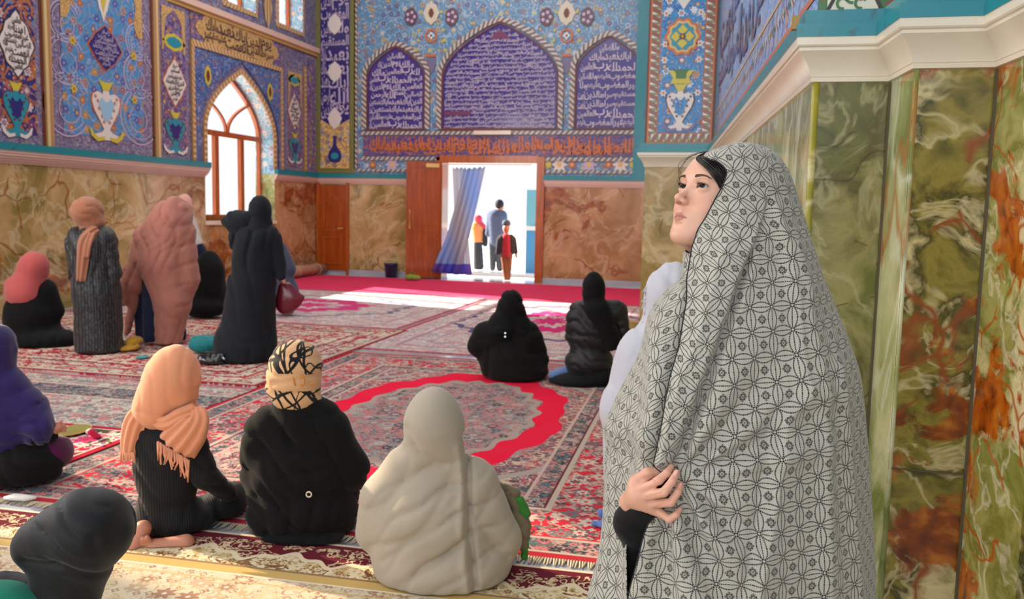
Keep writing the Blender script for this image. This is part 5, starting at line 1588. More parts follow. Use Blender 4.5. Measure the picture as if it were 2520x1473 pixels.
# --- people outside
def simple(px, py, label, parts, h=.03):
    f = Fig(px, py, label)
    for nm, mt, pr in parts: f.mesh(nm, mt, pr, .03, h, [fold((.4, 0, 1), .12, .004, .4)] if nm != 'head' else [], .01)
    return f
simple(1216, 668, 'man standing outside the doorway in a grey-blue jacket, turned away', [
    ('head', skin_bg, [('e', (1232, 508, 0), (8, 9, 13)), ('c', (1230, 515, 0), (1226, 524, 0), 5, 5)]),
    ('hair', cloth('dark_hair', (50, 50, 54), .8, 0), [('e', (1229, 502, -.02), (11, 12, 12))]),
    ('jacket', cloth('greyblue_jacket', (84, 92, 118), .9, .1), [('c', (1210, 528, 0), (1236, 528, 0), 11, 11), ('c', (1221, 535, 0), (1222, 590, 0), 21, 19), ('c', (1205, 530, 0), (1201, 575, 0), 8, 7), ('c', (1240, 530, 0), (1244, 575, 0), 8, 7)]),
    ('trousers', cloth('dark_trousers', (70, 72, 82), .9, .1), [('c', (1212, 590, 0), (1212, 660, 0), 10, 7), ('c', (1230, 590, 0), (1230, 660, 0), 11, 8)])])
simple(1176, 664, 'person outside the doorway wearing an orange and red top over dark trousers', [
    ('head', skin_bg, [('e', (1178, 540, 0), (7, 8, 10))]),
    ('headscarf', cloth('red_headcloth', (214, 70, 90), .9, .1), [('e', (1177, 538, 0), (10, 10, 10)), ('c', (1180, 545, 0), (1196, 562, 0), 6, 5)]),
    ('top', cloth('orange_top', (226, 140, 84), .9, .1), [('c', (1172, 558, 0), (1176, 590, 0), 12, 12), ('c', (1184, 560, 0), (1192, 585, 0), 6, 5)]),
    ('skirt', cloth('dark_skirt', (60, 60, 66), .9, .1), [('c', (1176, 598, 0), (1178, 655, 0), 11, 13)]),
    ('bag', cloth('dark_bag', (56, 54, 60), .9, .1), [('c', (1193, 570, 0), (1194, 600, 0), 8, 7)])])
f = simple(1247, 690, 'boy in dark jacket, red shirt and brown trousers walking in through the doorway', [
    ('head', skin_bg, [('e', (1246, 561, 0), (9, 10, 12)), ('c', (1246, 568, 0), (1246, 578, 0), 5, 5)]),
    ('cap', cloth('grey_cap', (84, 92, 104), .8, 0), [('e', (1246, 549, .005), (11, 11, 9))]),
    ('shirt', cloth('red_shirt', (176, 50, 60), .9, .1), [('c', (1246, 584, -.01), (1246, 625, -.01), 11, 12)]),
    ('trousers', cloth('brown_trousers', (140, 84, 56), .9, .1), [('c', (1240, 625, 0), (1243, 660, 0), 9, 7), ('c', (1243, 660, 0), (1245, 690, -.02), 7, 5), ('c', (1253, 625, 0), (1252, 685, .03), 9, 5)]),
    ('shoe', black1, [('c', (1247, 692, -.02), (1247, 695, -.07), 5, 4)])], .025)
f.mesh('jacket', cloth('black_jacket', (58, 54, 56), .9, .1), [('c', (1236, 586, .02), (1234, 618, .02), 10, 9), ('c', (1257, 586, .02), (1259, 618, .02), 10, 9), ('c', (1229, 588, .02), (1224, 622, .02), 6.5, 5), ('c', (1264, 588, .02), (1270, 620, .02), 6.5, 5), ('c', (1246, 586, .07), (1247, 618, .07), 12, 12)], .012, .017, [], None)
f.mesh('hand', skin_bg, [('c', (1270, 626, .02), (1271, 632, .02), 3.5, 3)], .01, .012, [], None)

# ================================================================ THE WOMAN IN THE PATTERNED CHADOR
W = Fig(1815, 1300, 'young woman standing in a grey and black patterned chador, looking up beside onyx piers', d=1.80)
wroot = W.root
Xv, Yv = W.X, W.Y
ALPHA, PITCH = math.radians(27), math.radians(18)
hf = (Xv*(-math.cos(ALPHA))+Yv*(-math.sin(ALPHA)))
hrt = (Xv*(-math.sin(ALPHA))+Yv*math.cos(ALPHA))
hf = (hf*math.cos(PITCH)+Vector((0, 0, 1))*math.sin(PITCH)).normalized()
hup = hrt.cross(hf).normalized()
mid_eye = cs(1702, 460, 1.752)
ho = mid_eye-hf*.080
HM = Matrix(((hrt.x, hf.x, hup.x, ho.x), (hrt.y, hf.y, hup.y, ho.y), (hrt.z, hf.z, hup.z, ho.z), (0, 0, 0, 1)))
WI = Matrix.Translation(-W.o); WI = Matrix.Rotation(-YAW, 4, 'Z') @ WI
HL = WI @ HM                      # head frame inside the woman's frame

EYX, EYY, EYR = .0305, .0715, .0122
def head_d(P, lids=True):
    x, y, z = P[:, 0], P[:, 1], P[:, 2]
    A = np.stack([np.abs(x), y, z], 1)            # mirrored
    d = d_ell(A, (0, -.006, .026), (.0730, .088, .079))
    d = smin(d, d_ell(A, (0, .030, -.030), (.0600, .0540, .0800)), .03)
    d = smin(d, d_ell(A, (0, .035, .038), (.0560, .0480, .0400)), .03)      # forehead
    d = smin(d, d_ell(A, (0, .034, -.078), (.0450, .0430, .0340)), .025)      # jaw
    d = smin(d, d_cap(A, (.050, -.005, -.055), (.016, .062, -.098), .017, .014), .03)
    d = smin(d, d_ell(A, (.035, .050, -.038), (.0240, .0240, .0250)), .02)     # cheek
    d = smin(d, d_ell(A, (0, .0745, -.103), (.0180, .0150, .0140)), .016)     # chin
    d = smin(d, d_ell(A, (0, .0700, -.066), (.0260, .0180, .0210)), .014)     # mouth mound
    d = smin(d, d_ell(A, (.024, .0760, .022), (.0230, .0080, .0085)), .014)   # brow
    # sockets
    s_ = d_ell(A, (.0305, .0885, .0015), (.0180, .0100, .0110))
    d = -smin(-d, s_, .010)
    # nose
    d = smin(d, d_cap(A, (0, .0800, .004), (0, .1000, -.028), .0050, .0072), .010)
    d = smin(d, d_ell(A, (0, .1040, -.0315), (.0080, .0086, .0076)), .007)
    d = smin(d, d_ell(A, (.0104, .0930, -.0365), (.0058, .0096, .0060)), .006)
    nz = d_ell(A, (.0058, .0975, -.0420), (.0032, .0058, .0040))
    d = -smin(-d, nz, .0015)
    # lips
    d = smin(d, d_cap(A, (.0015, .0885, -.0605), (.0190, .0775, -.0672), .0044, .0022), .006)
    d = smin(d, d_ell(A, (.0045, .0880, -.0618), (.0060, .0048, .0042)), .004)
    d = smin(d, d_cap(A, (0, .0865, -.0735), (.0160, .0785, -.0695), .0052, .0022), .006)
    ml = np.minimum(d_cap(A, (0, .0945, -.0670), (.0120, .0905, -.0672), .0006, .0006), d_cap(A, (.0120, .0905, -.0672), (.0215, .0800, -.0680), .0006, .0013))
    d = -smin(-d, ml, .0025)
    ph = d_cap(A, (0, .0925, -.050), (0, .0935, -.056), .0016, .0020)
    d = -smin(-d, ph, .004)
    ld = d_cap(A, (0, .0900, -.0835), (.010, .086, -.083), .0025, .002)
    d = -smin(-d, ld, .006)
    # eyelids: a shell over the eyeball with an almond opening
    E_ = A-np.array((EYX, EYY, 0), np.float32)
    r = np.linalg.norm(E_, axis=1)
    lid = r-(EYR+.0022)
    ex, ez = E_[:, 0], E_[:, 2]
    t = np.clip(np.abs(ex+.0005)/.0148, 0, 1)
    top = .0054*np.sqrt(1-t**2.2)+.0002+ex*.08
    bot = -.0036*np.sqrt(1-t**2.0)+ex*.05
    op = np.maximum(ez-top, bot-ez)              # <0 inside opening
    op = np.maximum(op, -(E_[:, 1]))
    op = np.where(np.abs(ex+.0005) > .0148, np.maximum(op, np.abs(ex+.0005)-.0148), op)
    d = smin(d, lid, .005)
    inner = r-(EYR+.0001)
    cut = np.maximum(op, r-(EYR+.0100))
    d = -smin(-d, cut, .0008)
    # crease above the lid
    cr = d_cap(A, (EYX-.011, EYY+.0128, .0072), (EYX+.004, EYY+.0142, .0092), .0007, .0007)
    d = -smin(-d, cr, .0022)
    # ear (covered) and neck
    d = smin(d, d_cap(A, (0, -.012, -.070), (0, -.045, -.190), .050, .052), .03)
    return d

mskin = Mat('skin', .42, .45)
mskin.b.inputs['Subsurface Weight'].default_value = .25
mskin.b.inputs['Subsurface Scale'].default_value = .006
mskin.b.inputs['Subsurface Radius'].default_value = (1.0, .35, .2)
at = mskin.node('ShaderNodeAttribute'); at.attribute_name = 'tint'
tr, tg, tb = mskin.sep(S(mskin.nt, at.outputs['Color']))
sk = mskin.mix(mskin.noise(mskin.coord(), 60, 3), lin(228, 180, 154), lin(220, 168, 142))
sk = mskin.mix(tg*.55, sk, lin(224, 130, 108))
sk = mskin.mix(tr*.8, sk, lin(176, 104, 92))
sk = mskin.mix(tb, sk, lin(60, 34, 26))
mskin.col(sk); mskin.bump(mskin.noise(mskin.coord(), 900, 2), .12, .0006)
mskin = mskin.m

V, Q = surface_net(head_d, (-.085, -.105, -.205), (.085, .115, .125), .00165)
# recolour by place on the face
x, y, z = np.abs(V[:, 0]), V[:, 1], V[:, 2]
def sst(a, b, v): t = np.clip((v-a)/(b-a), 0, 1); return t*t*(3-2*t)
lipr = np.clip(1-np.maximum(np.abs((x)/.0195)**2+((z+.0675)/(.0112*(1-.42*(x/.02)**1.5).clip(.3)))**2-.62, 0)*3.2, 0, 1)*(y > .07)
blush = np.exp(-(((x-.042)/.022)**2+((z+.035)/.02)**2))*.55+np.exp(-((x/.014)**2+((z+.036)/.012)**2))*.4*(y > .08)+np.exp(-((x/.02)**2+((z+.105)/.012)**2))*.25
lash = np.exp(-(((V[:, 2]-(.0054*np.sqrt(np.clip(1-((x-EYX)/.0150)**2, 0, 1))+.0008+(x-EYX)*.08))/.0009)**2))*(np.abs(x-EYX) < .0150)*(y > EYY+.004)*.85
hollow_shade = np.exp(-(((x-.0060)/.0034)**2+((z+.0415)/.0028)**2+((y-.0960)/.006)**2))*.9+np.exp(-((z+.0672)/.0010)**2)*(x < .021)*(y > .074)*.45  # shade of the nostrils and lip line painted into the skin tint
Vw = (np.c_[V, np.ones(len(V))] @ np.array(HL).T)[:, :3]
head = npmesh('body', Vw, Q, mskin, wroot)
ca = head.data.color_attributes.new('tint', 'FLOAT_COLOR', 'POINT')
ca.data.foreach_set('color', np.stack([lipr, np.clip(blush*.7, 0, 1), np.clip(lash+hollow_shade, 0, 1), np.ones(len(V))], 1).astype(np.float32).ravel())

# eyes
meye = Mat('eyeball', .1, .35)
co = meye.coord('Object'); ex, ey, ez = meye.sep(co)
rad = (ex*ex+ez*ez).sqrt()
front = ey.gt(0.0)
ce = meye.mix(rad.lt(.0068)*front, lin(186, 172, 166), meye.mix(meye.noise(co, 900, 2), lin(30, 18, 14), lin(16, 10, 8)))
ce = meye.mix(rad.lt(.0026)*front, ce, (0.004, .004, .004))
ce = meye.mix(((rad-.0068).abs().lt(.0006))*front, ce, lin(26, 16, 14))
meye.col(ce)
for sx in (-1, 1):
    q = PM(); 
    n_, m__ = 20, 28
    q.lathe((0, 0, 0), [(EYR*math.sin(PI*i/n_)+1e-5, -EYR*math.cos(PI*i/n_)) for i in range(n_+1)], meye.m, m__)
    o = q.build('eye', wroot, smooth=True)
    gz = Matrix.Rotation(math.radians(7), 4, 'X') @ Matrix.Rotation(math.radians(13), 4, 'Z')
    o.matrix_local = HL @ Matrix.Translation((sx*EYX, EYY, 0)) @ gz
def onface(x, y, z, off):
    """push a point near the face to the given height over the skin"""
    p_ = np.array([[x, y, z]], np.float32); c_ = np.array([0, 0, z*.4], np.float32)
    dr_ = p_[0]-c_; dr_ /= np.linalg.norm(dr_)
    ts = np.linspace(.02, .16, 240, dtype=np.float32)
    dd = head_d(c_+ts[:, None]*dr_)
    i = np.argmax(dd > off)
    return c_+ts[i]*dr_
mhair = Mat('black_hair', .35, .5)
mhair.col(mhair.mix(mhair.noise(mhair.coord(), 200, 2), lin(18, 14, 14), lin(34, 26, 24)))
mhair = mhair.m
HLn = np.array(HL)
def hw(p): return Vector((HLn @ np.array([p[0], p[1], p[2], 1.0]))[:3].tolist())
def catm(P, n):
    P = [np.array(p, float) for p in P]; P = [2*P[0]-P[1]]+P+[2*P[-1]-P[-2]]; out = []
    for i in range(1, len(P)-2):
        for k in range(n):
            t = k/n
            out.append(.5*((2*P[i])+(-P[i-1]+P[i+1])*t+(2*P[i-1]-5*P[i]+4*P[i+1]-P[i+2])*t*t+(-P[i-1]+3*P[i]-3*P[i+1]+P[i+2])*t**3))
    out.append(P[-2]); return out
rh = random.Random(11)
mbrow = plain('brow_hair', (96, 74, 64), .8)
# brows and lashes
for sx in (-1, 1):
    q = PM()
    for i in range(150):
        t = rh.random()
        bx_, bz_ = .0125+.036*t, .0180+.0055*math.sin(t*2.2)-.004*t+rh.uniform(-.0025, .0025)*(1-.6*t)
        a = onface(sx*bx_, .08, bz_, .0004); b = onface(sx*(bx_+.0050), .08, bz_+.0012-.002*t, .0006)
        q.tube([hw(a), hw(b)], [.00042, .00025], mbrow, 4, False)
    q.build('eyebrow', wroot, smooth=True)
    q = PM()
    for i in range(30):
        t = i/29; ex_ = -.0125+.0275*t
        zt_ = .0054*math.sqrt(max(0, 1-(abs(ex_)/.0150)**2.2))+.0008+ex_*.06
        yy = EYY+math.sqrt(max(1e-6, (EYR+.0024)**2-ex_*ex_-zt_*zt_))
        p0_ = (sx*(EYX+ex_), yy-.0004, zt_); L_ = (.0030+.0024*t)*(.8+.4*rh.random())
        p1_ = (sx*(EYX+ex_*1.12), yy+L_*.75, zt_+.0006); p2_ = (sx*(EYX+ex_*1.3), yy+L_, zt_+.0046)
        q.tube([hw(p0_), hw(p1_), hw(p2_)], [.0003, .0002, .00008], mhair, 4, False)
    q.build('eyelashes', wroot, smooth=True)
# hair under the hood
def hair_d(P):
    d = d_ell(P, (0, -.009, .026), (.0750, .090, .081))
    d = smin(d, d_ell(P, (0, -.080, -.03), (.045, .04, .05)), .03)
    pl = P[:, 1]*.80+P[:, 2]*(-.60)*(-1)*0+0
    # keep hair behind the hairline surface
    x_, y_, z_ = np.abs(P[:, 0]), P[:, 1], P[:, 2]
    face = np.maximum((y_-.052)*.9+(.066-z_)*.42, -(z_+.3))
    return np.maximum(d, face)
V, Q = surface_net(hair_d, (-.09, -.13, -.09), (.09, .11, .13), .004)
npmesh('hair', (np.c_[V, np.ones(len(V))] @ HLn.T)[:, :3], Q, mhair, wroot)
q = PM()
for i in range(120):
    t = i/119
    sp = rh.uniform(-1, 1)
    a = onface(.006-.020*t, .06, .074+.006*t, .002)
    b = onface(-.006-.030*t+.002*sp, .085, .052+.016*t, .003+.004*rh.random())
    c_ = onface(-.034-.022*t+.003*sp, .06, .024+.022*t, .003+.004*rh.random())
    d_ = onface(-.056-.010*t+.003*sp, .04, .004+.016*t-.014*rh.random(), .002+.003*rh.random())
    q.tube([hw(p_) for p_ in catm([a, b, c_, d_], 5)], [.0009+.0004*rh.random()]*12+[.0006, .0005, .0004, .0002], mhair, 4, False)
for i in range(6):
    t = rh.random()
    a = onface(.002, .06, .076, .003)
    b = onface(.012+.03*t, .085, .066, .006+.006*rh.random())
    c_ = onface(.026+.03*t, .07, .040, .007+.010*rh.random()); d_ = onface(.040+.02*t, .05, .010+.02*rh.random(), .004+.012*rh.random())
    q.tube([hw(p_) for p_ in catm([a, b, c_, d_], 5)], [.00035]*16, mhair, 3, False)
q.build('fringe_hair', wroot, smooth=True)

# ---- chador cloth
mch = Mat('chador_print', .85, .2, sheen=.25)
uv = mch.uv(); u_, v_, _ = mch.sep(uv)
CELL = .0440
U = u_/CELL; Vv = v_/CELL
fu = (U.fract()-.5).abs(); fv = (Vv.fract()-.5).abs()
mxv, mnv = fu.mx(fv), fu.mn(fv)
dd = ((mxv*-1.0+1.0)*(mxv*-1.0+1.0)+mnv*mnv).sqrt()
along = (mnv*2.0)
dash = (mnv*15.0).fract().lt(.8)
arcl = (dd-.7071).abs().lt(.027)*dash
mid = mxv.gt(.477)*(mnv*12.0).fract().lt(.8)*mnv.lt(.44)
node_ = ((mxv*-1.0+.5)*(mxv*-1.0+.5)+(mnv*-1.0+.5)*(mnv*-1.0+.5)).sqrt()
nr = (node_-.065).abs().lt(.018)
sq = (mxv-.115).abs().lt(.016)
dg = (fu-fv).abs().lt(.016)*mxv.lt(.115)
sq2 = (mxv-.085).abs().lt(.009)
tick = mnv.lt(.014)*band(mch, mxv, .115, .215)
tick2 = (mxv-.165).abs().lt(.012)*mnv.lt(.07)
ink = (arcl+mid+nr+sq+dg+tick+tick2+sq2).mn(1.0)*node_.gt(.045)
tw = ((U+Vv)*12.0).fract().lt(.5)
basec = mch.mix(tw*.5, lin(188, 187, 178), lin(162, 162, 154))
lens = dd.gt(.7071)*0.0
basec = mch.mix(mch.noise(mch.coord(), 3, 2), basec, mch.mix(tw*.5, lin(190, 184, 164), lin(166, 160, 144)))
mch.col(mch.mix(ink*.93, basec, lin(26, 26, 30)))
mch.bump(ink*.5+tw*.3+mch.noise(mch.coord(), 22, 3)*4.0, .5, .0009)
mch = mch.m

ROWS = [  # y, left, right, near edge, far edge kind, far edge x, half depth, centre depth
 (350, 1818, 1842, 1818, 'c', 0, .03, 1.79), (353, 1800, 1858, 1800, 'c', 0, .055, 1.79), (357, 1784, 1874, 1784, 'c', 0, .078, 1.79), (365, 1764, 1893, 1764, 'c', 0, .096, 1.79), (374, 1738, 1907, 1738, 'c', 0, .106, 1.79),
 (384, 1727, 1918, 1730, 'f', 1729, .113, 1.79), (394, 1723, 1926, 1760, 'f', 1742, .118, 1.79), (408, 1722, 1935, 1781, 'f', 1735, .121, 1.79), (425, 1716, 1944, 1790, 'f', 1728, .123, 1.79),
 (444, 1712, 1952, 1785, 'f', 1722, .124, 1.79), (491, 1708, 1967, 1763, 'f', 1716, .122, 1.79), (534, 1704, 1981, 1746, 'f', 1712, .124, 1.79), (579, 1700, 1995, 1728, 'f', 1706, .128, 1.79),
 (604, 1692, 2003, 1723, 'f', 1696, .130, 1.79), (622, 1682, 2009, 1721, 'n', 1690, .133, 1.79), (634, 1680, 2013, 1720, 'n', 1716, .135, 1.79), (677, 1675, 2026, 1714, 'n', 1728, .142, 1.79), (712, 1640, 2040, 1709, 'n', 1728, .155, 1.79),
 (748, 1613, 2055, 1705, 'n', 1724, .172, 1.795), (849, 1568, 2096, 1687, 'n', 1712, .215, 1.80), (932, 1541, 2123, 1666, 'n', 1692, .24, 1.80), (1027, 1515, 2134, 1650, 'n', 1674, .255, 1.80), (1104, 1503, 2139, 1636, 'n', 1655, .262, 1.80),
 (1140, 1499, 2141, 1630, 'n', 1640, .264, 1.80), (1156, 1497, 2142, 1640, 'n', 1622, .264, 1.80), (1174, 1496, 2143, 1650, 'n', 1580, .265, 1.80), (1211, 1492, 2145, 1652, 'n', 1544, .266, 1.80), (1250, 1488, 2148, 1640, 'n', 1542, .267, 1.80), (1285, 1485, 2150, 1612, 'n', 1541, .268, 1.80),
 (1366, 1477, 2154, 1588, 'n', 1541, .27, 1.80), (1473, 1461, 2158, 1559, 'n', 1542, .27, 1.80), (1700, 1440, 2170, 1530, 'n', 1520, .28, 1.80), (2180, 1420, 2195, 1490, 'n', 1480, .29, 1.80)]
ys = np.array([r[0] for r in ROWS], float)
def angs(r):
    y, xl, xr, e0, kd, e1, b, dc = r
    cx, a = (xl+xr)/2, (xr-xl)/2
    th0 = math.acos(max(-1, min(1, (e0-cx)/a)))
    if kd == 'c': return PI, -PI
    t1 = math.acos(max(-1, min(1, (e1-cx)/a)))
    return th0, (-t1 if kd == 'f' else t1-2*PI)
tab = np.array([[r[1], r[2], *angs(r), r[6], r[7]] for r in ROWS])
def pchip(x, X, Yt):
    h = np.diff(X); dl = np.diff(Yt, axis=0)/h[:, None]; m_ = np.zeros_like(Yt)
    m_[0], m_[-1] = dl[0], dl[-1]
    for i in range(1, len(X)-1):
        w1, w2 = 2*h[i]+h[i-1], h[i]+2*h[i-1]
        ok = dl[i-1]*dl[i] > 0
        with np.errstate(divide='ignore', invalid='ignore'):
            m_[i] = np.where(ok, (w1+w2)/(w1/dl[i-1]+w2/dl[i]), 0)
    i = np.clip(np.searchsorted(X, x)-1, 0, len(X)-2)
    t = ((x-X[i])/h[i])[:, None]; hh = h[i][:, None]
    return Yt[i]*(1+2*t)*(1-t)**2+hh*m_[i]*t*(1-t)**2+Yt[i+1]*t*t*(3-2*t)+hh*m_[i+1]*t*t*(t-1)
yy = np.concatenate([np.array([350, 351, 352.2, 353.5, 355, 357, 359.5, 362.5, 366, 370, 374.5, 379]), np.arange(383.5, 660, 2.6), np.arange(660, 1500, 3.2), np.linspace(1500, 2180, 60)])
T = pchip(yy, ys, tab)
NU = 340
nv = len(yy)
sg = np.linspace(0, 1, NU)
# angles: denser on the near side
TH = T[:, 2:3]+(T[:, 3:4]-T[:, 2:3])*(sg[None]**1.15)
cxr = (T[:, 0:1]+T[:, 1:2])/2; ar = (T[:, 1:2]-T[:, 0:1])/2
cth, sth = np.cos(TH), np.sin(TH)
# slightly squarer cross-section
sq_ = lambda v, e: np.sign(v)*np.abs(v)**e
PX = cxr+ar*sq_(cth, .96)
ex_s = np.interp(yy, [350, 400, 470, 640], [.55, .58, .72, .9])[:, None]
DP = T[:, 5:6]-T[:, 4:5]*np.sign(sth)*np.abs(sth)**ex_s
YY = np.repeat(yy[:, None], NU, 1)
near_m = np.clip(sth*1.6, 0, 1)
def lineat(pts, y): return np.interp(y, [p[1] for p in pts], [p[0] for p in pts])
wrap = TH < -PI                         # the left sheet that comes round to the front
K = [(1886, 360), (1898, 400), (1896, 440), (1884, 500), (1872, 545), (1842, 620), (1800, 740), (1782, 796), (1746, 896), (1711, 991), (1675, 1086), (1652, 1150)]
Mr = [(1850, 420), (1830, 500), (1800, 580), (1770, 677), (1728, 825), (1687, 932), (1657, 1050), (1640, 1150)]
sK = PX-lineat(K, YY); sM = PX-lineat(Mr, YY)
disp = np.zeros_like(PX)               # metres outward
up_ = np.clip((YY-470)/160, 0, 1)*np.clip((1175-YY)/40, 0, 1)*near_m*(~wrap)
# the band over the body: lifted, with a V ridge, stepping down at the fold line K
disp += up_*(.022/(1+np.exp(np.clip(sK/2.2, -30, 30))))
wM = 16+22*np.clip((1100-YY)/500, 0, 1)
disp += up_*.016*np.exp(-np.abs(sM)/wM)*(sK < 4)
disp -= up_*.012*np.exp(-((sK-7)/9)**2)
def crease(line, y0, y1, amp, wl, wr, side=1, soft=40):
    """cloth lifted on one side of a line, falling off away from it"""
    s_ = (PX-lineat(line, YY))*side
    ends = np.clip((YY-y0)/soft, 0, 1)*np.clip((y1-YY)/soft, 0, 1)
    return amp*ends*np.where(s_ < 0, np.exp(-(s_/wl)**2), np.exp(-np.abs(s_)/wr))*near_m
nw = (~wrap).astype(float)
disp += nw*crease([(1985, 900), (1972, 979), (1936, 1015), (1918, 1104), (1906, 1193), (1889, 1311), (1858, 1473), (1820, 1800), (1780, 2180)], 930, 2300, .024, 16, 60)
disp -= nw*crease([(1972, 979), (1924, 1015), (1906, 1104), (1894, 1193), (1877, 1311), (1846, 1473), (1800, 2180)], 950, 2300, .010, 30, 12)
disp += nw*crease([(1905, 500), (1940, 650), (1965, 800), (1975, 930)], 480, 980, .013, 14, 26)
disp += nw*crease([(1925, 520), (1975, 700), (2010, 900), (2020, 1100), (2030, 1473)], 560, 2300, .014, 18, 34)
disp += nw*crease([(2050, 900), (2078, 1100), (2090, 1300), (2100, 1473)], 860, 2300, .014, 16, 26)
disp += nw*crease([(1860, 570), (1845, 690), (1800, 830), (1760, 960), (1700, 1100)], 560, 1120, .013, 12, 22)
# pleats fanning from the grip down
HX, HY = 1660., 1185.
an = np.arctan2(PX-HX, np.maximum(YY-HY, 1)+20); rd = np.hypot(PX-HX, YY-HY)
fan = np.sin(an*13+.5*np.sin(rd/70))
fan = np.sign(fan)*np.abs(fan)**.75
disp += nw*near_m*fan*.017*np.clip((rd-25)/90, 0, 1)*np.clip((YY-1180)/60, 0, 1)*np.clip((1880-PX)/150, 0, 1)
an2 = np.arctan2(PX-HX, HY-YY+10)
fan2 = np.sin(an2*15+.4)
disp += nw*near_m*fan2*.011*np.clip((rd-20)/80, 0, 1)*np.clip((500-rd)/300, 0, 1)*np.clip((HY-YY)/60, 0, 1)*(sK > 6)
# gentle sag rows on the arm and long folds low down and round the back
disp += .006*np.sin(TH*9+YY/210)*np.clip((YY-700)/300, 0, 1)*(.35+.65*(1-near_m))
disp += .008*np.sin(TH*5+1+YY/400)*np.clip((YY-1100)/500, 0, 1)
disp += .003*np.sin((PX*.8+YY*.6)/38+np.sin(YY/60))*near_m*np.clip((YY-640)/100, 0, 1)*np.clip((1180-YY)/100, 0, 1)*(sK > 0)
# left sheet: long folds
lf_ = (TH < -PI*.8)
disp += lf_*.012*np.sin((PX-1480)/17+.6*np.sin(YY/90)+(YY-900)/160)*np.clip((YY-700)/150, 0, 1)
disp += wrap*.010*np.sin((PX*.35-YY*.94)/26)*np.clip((YY-980)/80, 0, 1)*np.clip((1180-YY)/60, 0, 1)
# tuck the left sheet under the band where they overlap
tuck = wrap*np.clip((PX-(lineat([(r[3], r[0]) for r in ROWS[13:]], YY)-34))/30, 0, 1)*np.clip((1165-YY)/30, 0, 1)
disp -= tuck*.022
# rim of the hood turned slightly under
rim = np.exp(-((sg*1.0)/.012))[None]*np.clip((YY-384)/10, 0, 1)
disp += rim*.0015
capf = np.clip((YY-352)/25, 0, 1)
DPX = PX+0
base = np.stack([PX, YY, DP], -1)
# to metres in camera space
XR = (PX-CX)/FPX*DP; YR = -(YY-CY)/FPX*DP
nx, nd = cth, -sth
XR = XR+disp*nx*capf; DP2 = DP+disp*nd*capf
P3 = np.array(CO)[None, None]+XR[..., None]*np.array(rr)+YR[..., None]*np.array(uu)+DP2[..., None]*np.array(fw)
# fabric coordinates
B3 = np.array(CO)[None, None]+((PX-CX)/FPX*DP)[..., None]*np.array(rr)+YR[..., None]*np.array(uu)+DP[..., None]*np.array(fw)
du = .35*np.linalg.norm(np.diff(B3, axis=1), axis=2)+.65*np.linalg.norm(np.diff(P3, axis=1), axis=2)
cu = np.concatenate([np.zeros((nv, 1)), np.cumsum(du, 1)], 1)
cL = cu-np.array([np.interp(PI, -TH[i], cu[i]) for i in range(nv)])[:, None]
cu = cu-np.array([np.interp(-PI*.45, -TH[i], cu[i]) for i in range(nv)])[:, None]
zc = B3[:, :, 2]-0.0
uvv = np.stack([cu, zc+.0*cu], -1)
# split into regions so that the print turns at the folds
sKf = (sK[:-1, :-1]+sK[1:, 1:])/2; wf = wrap[:-1, :-1]; yf = YY[:-1, :-1]; tf = TH[:-1, :-1]
region = np.zeros(sKf.shape, int)
region[(sKf < 0) & (~wf) & (yf < 1165) & (tf > 0)] = 1
region[(tf < -PI*.62) & (yf < 1165)] = 2
region[(tf < -PI*.62) & (yf >= 1165)] = 3
Vl = P3.reshape(-1, 3)
Vl = (np.c_[Vl, np.ones(len(Vl))] @ np.array(WI).T)[:, :3]
ii, jj = np.meshgrid(np.arange(nv-1), np.arange(NU-1), indexing='ij')
a_ = ii*NU+jj
quads = np.stack([a_, a_+1, a_+NU+1, a_+NU], -1).reshape(-1, 4)[:, ::-1]
ch = npmesh('chador', Vl, quads, mch, wroot)
ul = ch.data.uv_layers.new(name='UVMap')
rg = np.repeat(region.reshape(-1), 4)
uvL = np.stack([cL, zc], -1).reshape(-1, 2)
lu = np.where((rg >= 2)[:, None], uvL[quads.ravel()], uvv.reshape(-1, 2)[quads.ravel()])*np.array([1.0, 1.16, 1.1, 1.0])[rg][:, None]
ra_ = np.choose(rg, [math.radians(-3), math.radians(43), math.radians(50), math.radians(28)])
c_, s_ = np.cos(ra_), np.sin(ra_)
ul.data.foreach_set('uv', np.stack([lu[:, 0]*c_-lu[:, 1]*s_+rg*.013, lu[:, 0]*s_+lu[:, 1]*c_], -1).astype(np.float32).ravel())
so = ch.modifiers.new('thickness', 'SOLIDIFY'); so.thickness = .0016; so.offset = -1
# crown cap
# dark piping along the near edge
edge_i = np.arange(12, nv-60)
q = PM()
pp_ = [Vector((Vl[i*NU]).tolist()) for i in edge_i[::2]]
q.tube(pp_, .0013, plain('black_piping', (22, 22, 28), .7), 6)
q.build('piping', ch, smooth=True)

